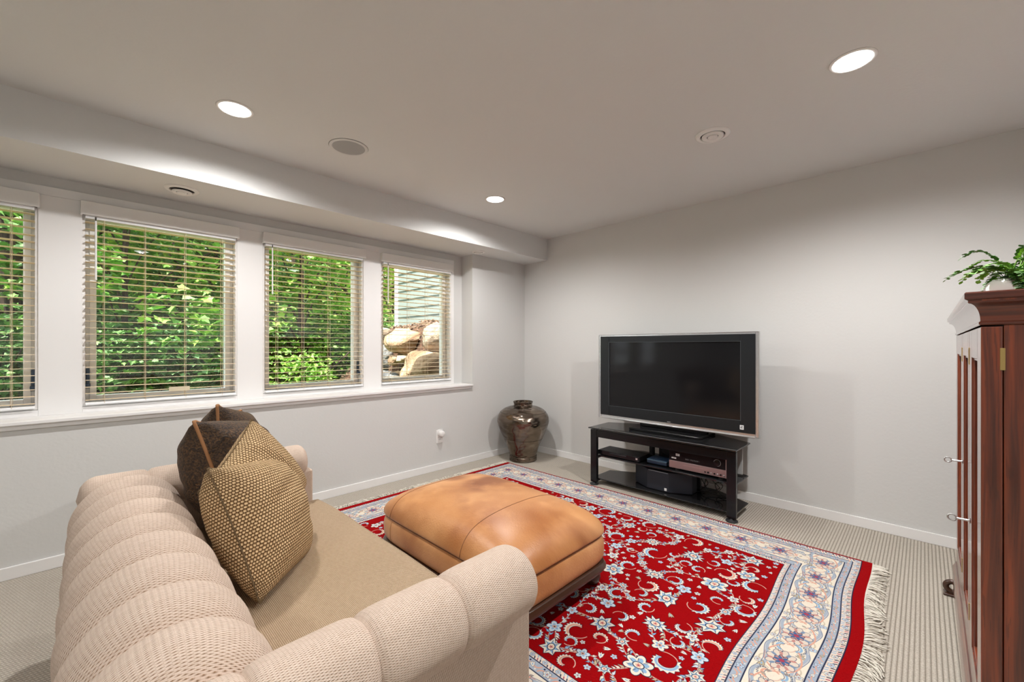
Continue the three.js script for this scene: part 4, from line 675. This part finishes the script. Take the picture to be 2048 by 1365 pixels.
// retaining boulders and bark bank under the siding
function px(x, y, w) { const a = (x - 1024) / F, b = (y - 693.6) / F, s = Math.sin(YAW), c = Math.cos(YAW); return V(3.4043 + w * (-s + c * a), 1.2188 - w * b, 3.6602 + w * (-c - s * a)); }
{
  const bank = surf((u, v) => { const x = lerp(-4.6, OX, u), z = lerp(-0.36, 0.95, v), d = smooth(-2.3, -4.4, x); return V(x, lerp(1.62 - 0.30 * Math.pow(v, 1.4) - 1.0 * smooth(0.62, 1, v), groundY(x, z), d) + 0.03 * Math.sin(x * 9) * Math.sin(z * 11), z); }, 60, 24, (u, v, p) => [p.x, p.z]);
  const soil = mat({ map: tex(256, 256, (u, v) => { const n = fbm(u * 30, v * 30, 30, 3, 77); return mix3([40, 26, 18], [120, 86, 62], n); }, [0.5, 0.5]), roughness: 1 });
  struct('ground_bank', bank, soil);
  const chip = new THREE.BoxGeometry(0.05, 0.012, 0.022), N = 2600, chips = new THREE.InstancedMesh(chip, mat({ color: 0xffffff, roughness: 0.9 }), N), mt = new THREE.Matrix4(), q = new THREE.Quaternion(), P = bank.attributes.position, col = new THREE.Color();
  for (let i = 0; i < N; i++) {
    const k = Math.floor(rnd() * P.count), p = V(P.getX(k) + rr(-0.04, 0.04), P.getY(k) + rr(0, 0.018), P.getZ(k) + rr(-0.03, 0.03)); q.setFromEuler(new THREE.Euler(rr(-0.6, 0.6), rr(0, 6.28), rr(-0.6, 0.6)));
    const s = rr(0.5, 1.4); mt.compose(p, q, V(s, s, s)); chips.setMatrixAt(i, mt); const g = rr(0.5, 1.3); chips.setColorAt(i, col.setRGB(0.24 * g, 0.15 * g, 0.10 * g));
  }
  chips.name = 'bark_mulch'; chips.userData.kind = 'stuff'; tag(chips, 'brown bark mulch strewn on the bank above the boulders', 'mulch'); scene.add(shadows(chips));
  const sandstone = (s, a, b) => mat({ map: tex(256, 256, (u, v) => { const n = fbm(u * 6, v * 6, 6, 4, s), m = fbm(u * 40, v * 40, 40, 2, s + 5); return mix3(a, b, clamp(n * 1.3 - 0.15 + 0.5 * (m - 0.5))); }), bumpMap: tex(256, 256, (u, v) => 255 * fbm(u * 14, v * 14, 14, 4, s + 3), undefined, false), bumpScale: 0.03, roughness: 0.95 });
  const tan = sandstone(81, [120, 92, 68], [196, 168, 138]), pale = sandstone(91, [128, 110, 92], [200, 184, 162]), grey = sandstone(101, [70, 72, 74], [160, 160, 156]);
  const spots = [
    [807, 684, 5.6, 68, 48, 0.3, tan, 'large tan boulder just under the siding, topmost in the middle of the pile'],
    [872, 677, 5.15, 56, 54, -0.2, pale, 'pale rounded boulder at the right edge of the last window pane'],
    [850, 737, 5.0, 92, 68, 0.5, tan, 'biggest slanting tan boulder at the foot of the last window'],
    [765, 668, 6.1, 34, 24, 0.1, pale, 'flat-topped pale stone at the left end of the boulder pile'],
    [788, 721, 5.5, 22, 20, 0.8, tan, 'small tan stone wedged under the large topmost boulder'],
    [804, 718, 5.4, 22, 14, 1.6, pale, 'small smooth pale stone beside the wedged tan stone'],
    [766, 722, 5.9, 40, 62, 0.2, grey, 'grey speckled boulder at the left foot of the pile'],
    [778, 760, 5.6, 50, 34, 0.9, grey, 'low grey boulder in front of the speckled one'],
    [812, 752, 5.75, 44, 40, 1.1, tan, 'shaded tan boulder deep in the gap of the pile'],
  ];
  spots.forEach(([x, y, w, sx, sy, turn, m, label]) => {
    const c = px(x, y, w), k = w / F / 2, g = mergeVertices(new THREE.IcosahedronGeometry(1, 5).deleteAttribute('normal')), P = g.attributes.position, s = rr(0, 50), planes = Array.from({ length: 9 }, () => [V(rr(-1, 1), rr(-0.8, 0.8), rr(-1, 1)).normalize(), rr(0.72, 0.92)]);
    for (let i = 0; i < P.count; i++) { const p = V().fromBufferAttribute(P, i), d = p.clone(); for (const [n, h] of planes) { const e = d.dot(n); if (e > h) d.addScaledVector(n, (h - e) * 0.85); } const q = 1 + 0.12 * Math.sin(p.x * 3 + s) * Math.sin(p.y * 4 + s) + 0.03 * Math.sin(p.x * 11 + p.z * 9 + s) + 0.015 * Math.sin(p.y * 23 + p.x * 19 + s); d.multiplyScalar(q); P.setXYZ(i, d.x * sx * k * 1.12, d.y * sy * k * 1.12, d.z * sx * k * 0.9); }
    g.computeVertexNormals(); const uv = new Float32Array(P.count * 2); for (let i = 0; i < P.count; i++) { uv[i * 2] = (P.getX(i) + P.getZ(i) * 0.7) * 1.4; uv[i * 2 + 1] = (P.getY(i) + P.getZ(i) * 0.5) * 1.4; } g.setAttribute('uv', new THREE.BufferAttribute(uv, 2));
    const o = tag(mesh('boulder', g, m), label, 'boulder', 'boulders of the retaining bank'); o.position.copy(c); o.rotation.y = 0.75 + turn * 0.3; o.rotation.z = rr(-0.2, 0.2);
  });
}
// woodland
const leafGeo = (() => { // lobed leaf about one unit long, a little folded
  const o = [[0, 0], [0.16, 0.30], [0.05, 0.48], [0.36, 0.42], [0.55, 0.52], [0.62, 0.26], [1, 0]], v = [];
  for (const s of [1, -1]) for (let i = 1; i < o.length - 1; i++) { const a = [0.0, 0, 0], b = [o[i][0], o[i][1] * s], c = [o[i + 1][0], o[i + 1][1] * s]; const P = [a, [b[0], Math.abs(b[1]) * 0.25 - b[0] * b[0] * 0.2, b[1]], [c[0], Math.abs(c[1]) * 0.25 - c[0] * c[0] * 0.2, c[1]]]; if (s > 0) P.reverse(); v.push(...P.flat()); }
  const g = new THREE.BufferGeometry(); g.setAttribute('position', new THREE.Float32BufferAttribute(v, 3)); g.setAttribute('uv', new THREE.Float32BufferAttribute(new Float32Array(v.length / 3 * 2), 2)); g.computeVertexNormals(); g.translate(-0.4, 0, 0); return g;
})();
const leafMat = (c) => phys({ color: c, roughness: 0.55, transmission: 0.45, thickness: 0, side: THREE.DoubleSide });
const leafWhite = leafMat(0xffffff);
const bark = mat({ map: tex(256, 256, (u, v) => { const n = fbm(u * 30, v * 6, 30, 3, 111, 6); return mix3([22, 16, 12], [84, 66, 52], n); }, [0.4, 1]), roughness: 1 });
const polar = (a, d) => { const r = THREE.MathUtils.degToRad(a); return [3.4043 - d * Math.sin(r), 3.6602 - d * Math.cos(r)]; };
const mixes = { fresh: [[0.12, 0.34, 0.03], [0.42, 0.64, 0.09]], deep: [[0.05, 0.17, 0.02], [0.2, 0.42, 0.07]], lime: [[0.36, 0.54, 0.04], [0.72, 0.80, 0.14]], cool: [[0.09, 0.26, 0.07], [0.32, 0.52, 0.22]] };
function leafPose(p, size) { const m = new THREE.Matrix4(), e = new THREE.Euler(rr(-0.55, 0.55), rr(0, 6.283), rr(-0.75, 0.35), 'YXZ'), s = size * rr(0.65, 1.25); return m.compose(p, new THREE.Quaternion().setFromEuler(e), V(s, s, s)); }
function foliage(o, blobs, n, size, mix, singles) {
  const spots = [], tot = blobs.reduce((a, b) => a + b[3] * b[3], 0);
  for (const [x, y, z, r, f] of blobs) { const k = Math.round(n * r * r / tot); for (let i = 0; i < k; i++) { const d = V(rr(-1, 1), rr(-1, 1), rr(-1, 1)); if (d.lengthSq() > 1) d.normalize(); d.setLength(Math.pow(d.length(), 0.6)); spots.push(V(x + d.x * r, y + Math.round(d.y * 3.2 + rr(-0.25, 0.25)) / 3.2 * r * (f ?? 0.7) + d.y * 0.1, z + d.z * r)); } }
  const eye = camera.position, wp = o.position, [a, b] = mixes[mix], col = new THREE.Color(), tone = () => { const t = Math.pow(rnd(), 1.3); return col.setRGB(lerp(a[0], b[0], t), lerp(a[1], b[1], t), lerp(a[2], b[2], t)); };
  spots.sort((p, q) => p.clone().add(wp).distanceToSquared(eye) - q.clone().add(wp).distanceToSquared(eye));
  const own = Math.min(singles, spots.length), mats = Array.from({ length: 6 }, () => leafMat(tone().clone()));
  for (let i = 0; i < own; i++) { const l = shadows(new THREE.Mesh(leafGeo, mats[i % 6])); l.name = 'leaf'; leafPose(spots[i], size).decompose(l.position, l.quaternion, l.scale); o.add(l); }
  const im = new THREE.InstancedMesh(leafGeo, leafWhite, spots.length - own);
  for (let i = own; i < spots.length; i++) { im.setMatrixAt(i - own, leafPose(spots[i], size)); im.setColorAt(i - own, tone()); }
  im.name = 'foliage'; im.userData.kind = 'stuff'; o.add(shadows(im));
}
function tree(a, d, { r = 0.08, lean = 0, h = 7, low = 0.9, high = 6, spread = 1.5, n = 3500, size = 0.12, mix = 'fresh', label, singles = 0, blobs = 16, group = 'woodland trees outside the windows' }) {
  const [x, z] = polar(a, d), y = groundY(x, z), o = thing('tree', label, 'tree', [x, y, z], 0, group);
  const top = V(lean * 1.2, h, lean), mid = V(lean * 0.35 + 0.06, h * 0.45, lean * 0.3);
  const curve = new THREE.CatmullRomCurve3([V(0, -0.1, 0), V(0.02, h * 0.15, 0.01), mid, top]);
  mesh('trunk', surf((u, v) => { const p = curve.getPoint(v), q = u * 2 * Math.PI, R = r * (1 - 0.65 * v) * (1 + 0.5 * Math.exp(-v * 22)) * (1 + 0.06 * Math.sin(q * 5 + v * 9)); return V(p.x + Math.cos(q) * R, p.y, p.z + Math.sin(q) * R); }, 12, 20, (u, v) => [u * r * 6.28, v * h], true), bark, o);
  const bl = [], br = [];
  for (let k = 0; k < blobs; k++) {
    const t = k / (blobs - 1), yy = lerp(low, high, Math.pow(t, 1.15)), q = k * 2.4 + a, R = spread * rr(0.35, 1) * (1 - 0.3 * t), b = V(Math.cos(q) * R, yy, Math.sin(q) * R); bl.push([b.x, b.y, b.z, rr(0.5, 0.85) * spread * 0.55]);
    const f = curve.getPoint(clamp((yy + 0.3) / h, 0.05, 0.98)); br.push(tube([f, f.clone().lerp(b, 0.5).add(V(0, 0.15, 0)), b], r * 0.14 + 0.006, 8, 5));
  }
  mesh('branch', br, bark, o).userData.kind = 'stuff';
  foliage(o, bl, n, size, mix, singles);
  return o;
}
function shrub(a, d, { w = 0.9, h = 1.1, n = 1800, size = 0.07, mix = 'deep', label, singles = 0, group = 'undergrowth shrubs outside the windows' }) {
  const [x, z] = polar(a, d), o = thing('shrub', label, 'shrub', [x, groundY(x, z), z], 0, group), bl = [], st = [];
  for (let k = 0; k < 9; k++) { const q = k * 2.4, R = w * Math.sqrt(k / 9) * 0.7, b = V(Math.cos(q) * R, h * rr(0.35, 0.95) * (1 - 0.3 * R / w), Math.sin(q) * R); bl.push([b.x, b.y, b.z, w * rr(0.35, 0.5), 0.8]); st.push(tube([V(b.x * 0.15, -0.05, b.z * 0.15), V(b.x * 0.5, b.y * 0.6, b.z * 0.5), b], 0.008, 6, 5)); }
  mesh('stem', st, bark, o).userData.kind = 'stuff';
  foliage(o, bl, n, size, mix, singles);
}
// window by window, near to far
tree(87.5, 8.2, { r: 0.045, low: 1.1, high: 5, spread: 1.35, n: 3200, size: 0.13, mix: 'fresh', singles: 300, label: 'near broad-leaved tree with layered bright leaves, left in the widest window' });
tree(71.5, 8.4, { r: 0.06, low: 0.9, high: 5, spread: 1.4, n: 3200, size: 0.12, mix: 'fresh', singles: 300, label: 'near broad-leaved tree with a short dark trunk in the middle of the third window' });
tree(83.6, 11.5, { r: 0.15, h: 10, low: 1.6, high: 7, spread: 1.7, n: 3600, size: 0.13, mix: 'fresh', label: 'thick dark trunk right of centre in the widest window' });
tree(95.0, 8.8, { r: 0.2, h: 10, low: 0.8, high: 5, spread: 1.7, n: 3400, size: 0.13, mix: 'deep', label: 'thick dark trunk in the window at the far left' });
tree(66.5, 11, { r: 0.11, h: 9, low: 0.8, high: 6, spread: 1.5, n: 3600, size: 0.12, mix: 'lime', label: 'dark trunk at the right side of the third window' });
tree(77.5, 10, { r: 0.07, low: 0.9, high: 5.5, spread: 1.6, n: 3800, size: 0.11, mix: 'cool', label: 'grey-green tree at the right side of the widest window' });
tree(90, 12.5, { r: 0.1, low: 0.8, high: 6, spread: 1.8, n: 3600, size: 0.13, mix: 'lime', label: 'yellow-green tree behind the near one at the left of the widest window' });
tree(60.5, 11.5, { r: 0.1, low: 0.6, high: 6.5, spread: 1.7, n: 4200, size: 0.1, mix: 'lime', label: 'yellow-green tree left of the grey siding in the last window' });
const pane = (a) => (a > 93 ? 'in the far left window' : a > 86 ? 'in the left half of the widest window' : a > 77 ? 'in the right half of the widest window' : a > 70.5 ? 'in the left half of the third window' : a > 63.5 ? 'in the right half of the third window' : 'in the last window beside the siding');
const tint = { fresh: 'fresh green', deep: 'dark green', lime: 'yellow-green', cool: 'grey-green' };
for (const [a, d, mx] of [[57, 15, 'fresh'], [62, 16, 'deep'], [67, 15.5, 'fresh'], [72, 13.5, 'cool'], [76, 16, 'lime'], [80, 15, 'deep'], [84.5, 16, 'fresh'], [89, 17, 'cool'], [93, 14.5, 'deep'], [97.5, 15, 'fresh'], [59, 22, 'lime'], [65, 23, 'deep'], [70, 22, 'lime'], [75, 23, 'fresh'], [80, 22, 'lime'], [85, 23, 'deep'], [91, 22, 'lime'], [97, 22, 'deep']])
  tree(a, d, { r: rr(0.08, 0.2), h: 12, low: 0.4, high: 8, spread: d > 20 ? 2.6 : 2.0, n: 4200, size: d > 20 ? 0.2 : 0.16, mix: mx, label: tint[mx] + (d > 20 ? ' woodland tree at the very back ' : ' woodland tree behind the nearer ones ') + pane(a), group: 'deep woodland trees ' + pane(a) });
for (const [a, d, w, h, mx] of [[96, 7.6, 1, 1.1, 'deep'], [92.5, 8.6, 1, 1.2, 'cool'], [89, 7.4, 0.8, 0.9, 'deep'], [85.5, 8.4, 1, 1.1, 'deep'], [82, 7.6, 0.8, 0.9, 'cool'], [78.5, 8.2, 1, 1.3, 'fresh'], [75, 8.8, 0.9, 1.1, 'deep'], [68, 8.6, 0.9, 1.1, 'fresh'], [64, 8.8, 1, 1.2, 'deep'], [60.5, 9.2, 1, 1.3, 'fresh'], [87, 10.2, 1.2, 1.3, 'deep'], [80.5, 10.4, 1.2, 1.3, 'deep'], [72.5, 10.5, 1.2, 1.2, 'deep'], [93.5, 10.6, 1.2, 1.3, 'deep'], [66, 10.5, 1.2, 1.2, 'deep']])
  shrub(a, d, { w, h, n: 2400, size: 0.07, mix: mx, label: tint[mx] + (d > 10 ? ' shrub behind the front undergrowth ' : ' shrub in the front undergrowth ') + pane(a), group: 'undergrowth shrubs ' + pane(a) });
shrub(71, 6.9, { w: 0.5, h: 0.55, n: 900, size: 0.055, mix: 'fresh', label: 'small bright sapling shrub at the foot of the third window', group: undefined });
{
  const o = mesh('fallen_branch', tube([V(...[polar(70.5, 7.3)[0], 0.62, polar(70.5, 7.3)[1]]), V(polar(68, 7.4)[0], 0.86, polar(68, 7.4)[1]), V(polar(66, 7.6)[0], 1.12, polar(66, 7.6)[1])], 0.014, 20, 6), bark);
  tag(o, 'thin bare branch slanting up at the bottom right of the third window', 'branch');
}
renderer.render(scene, camera);
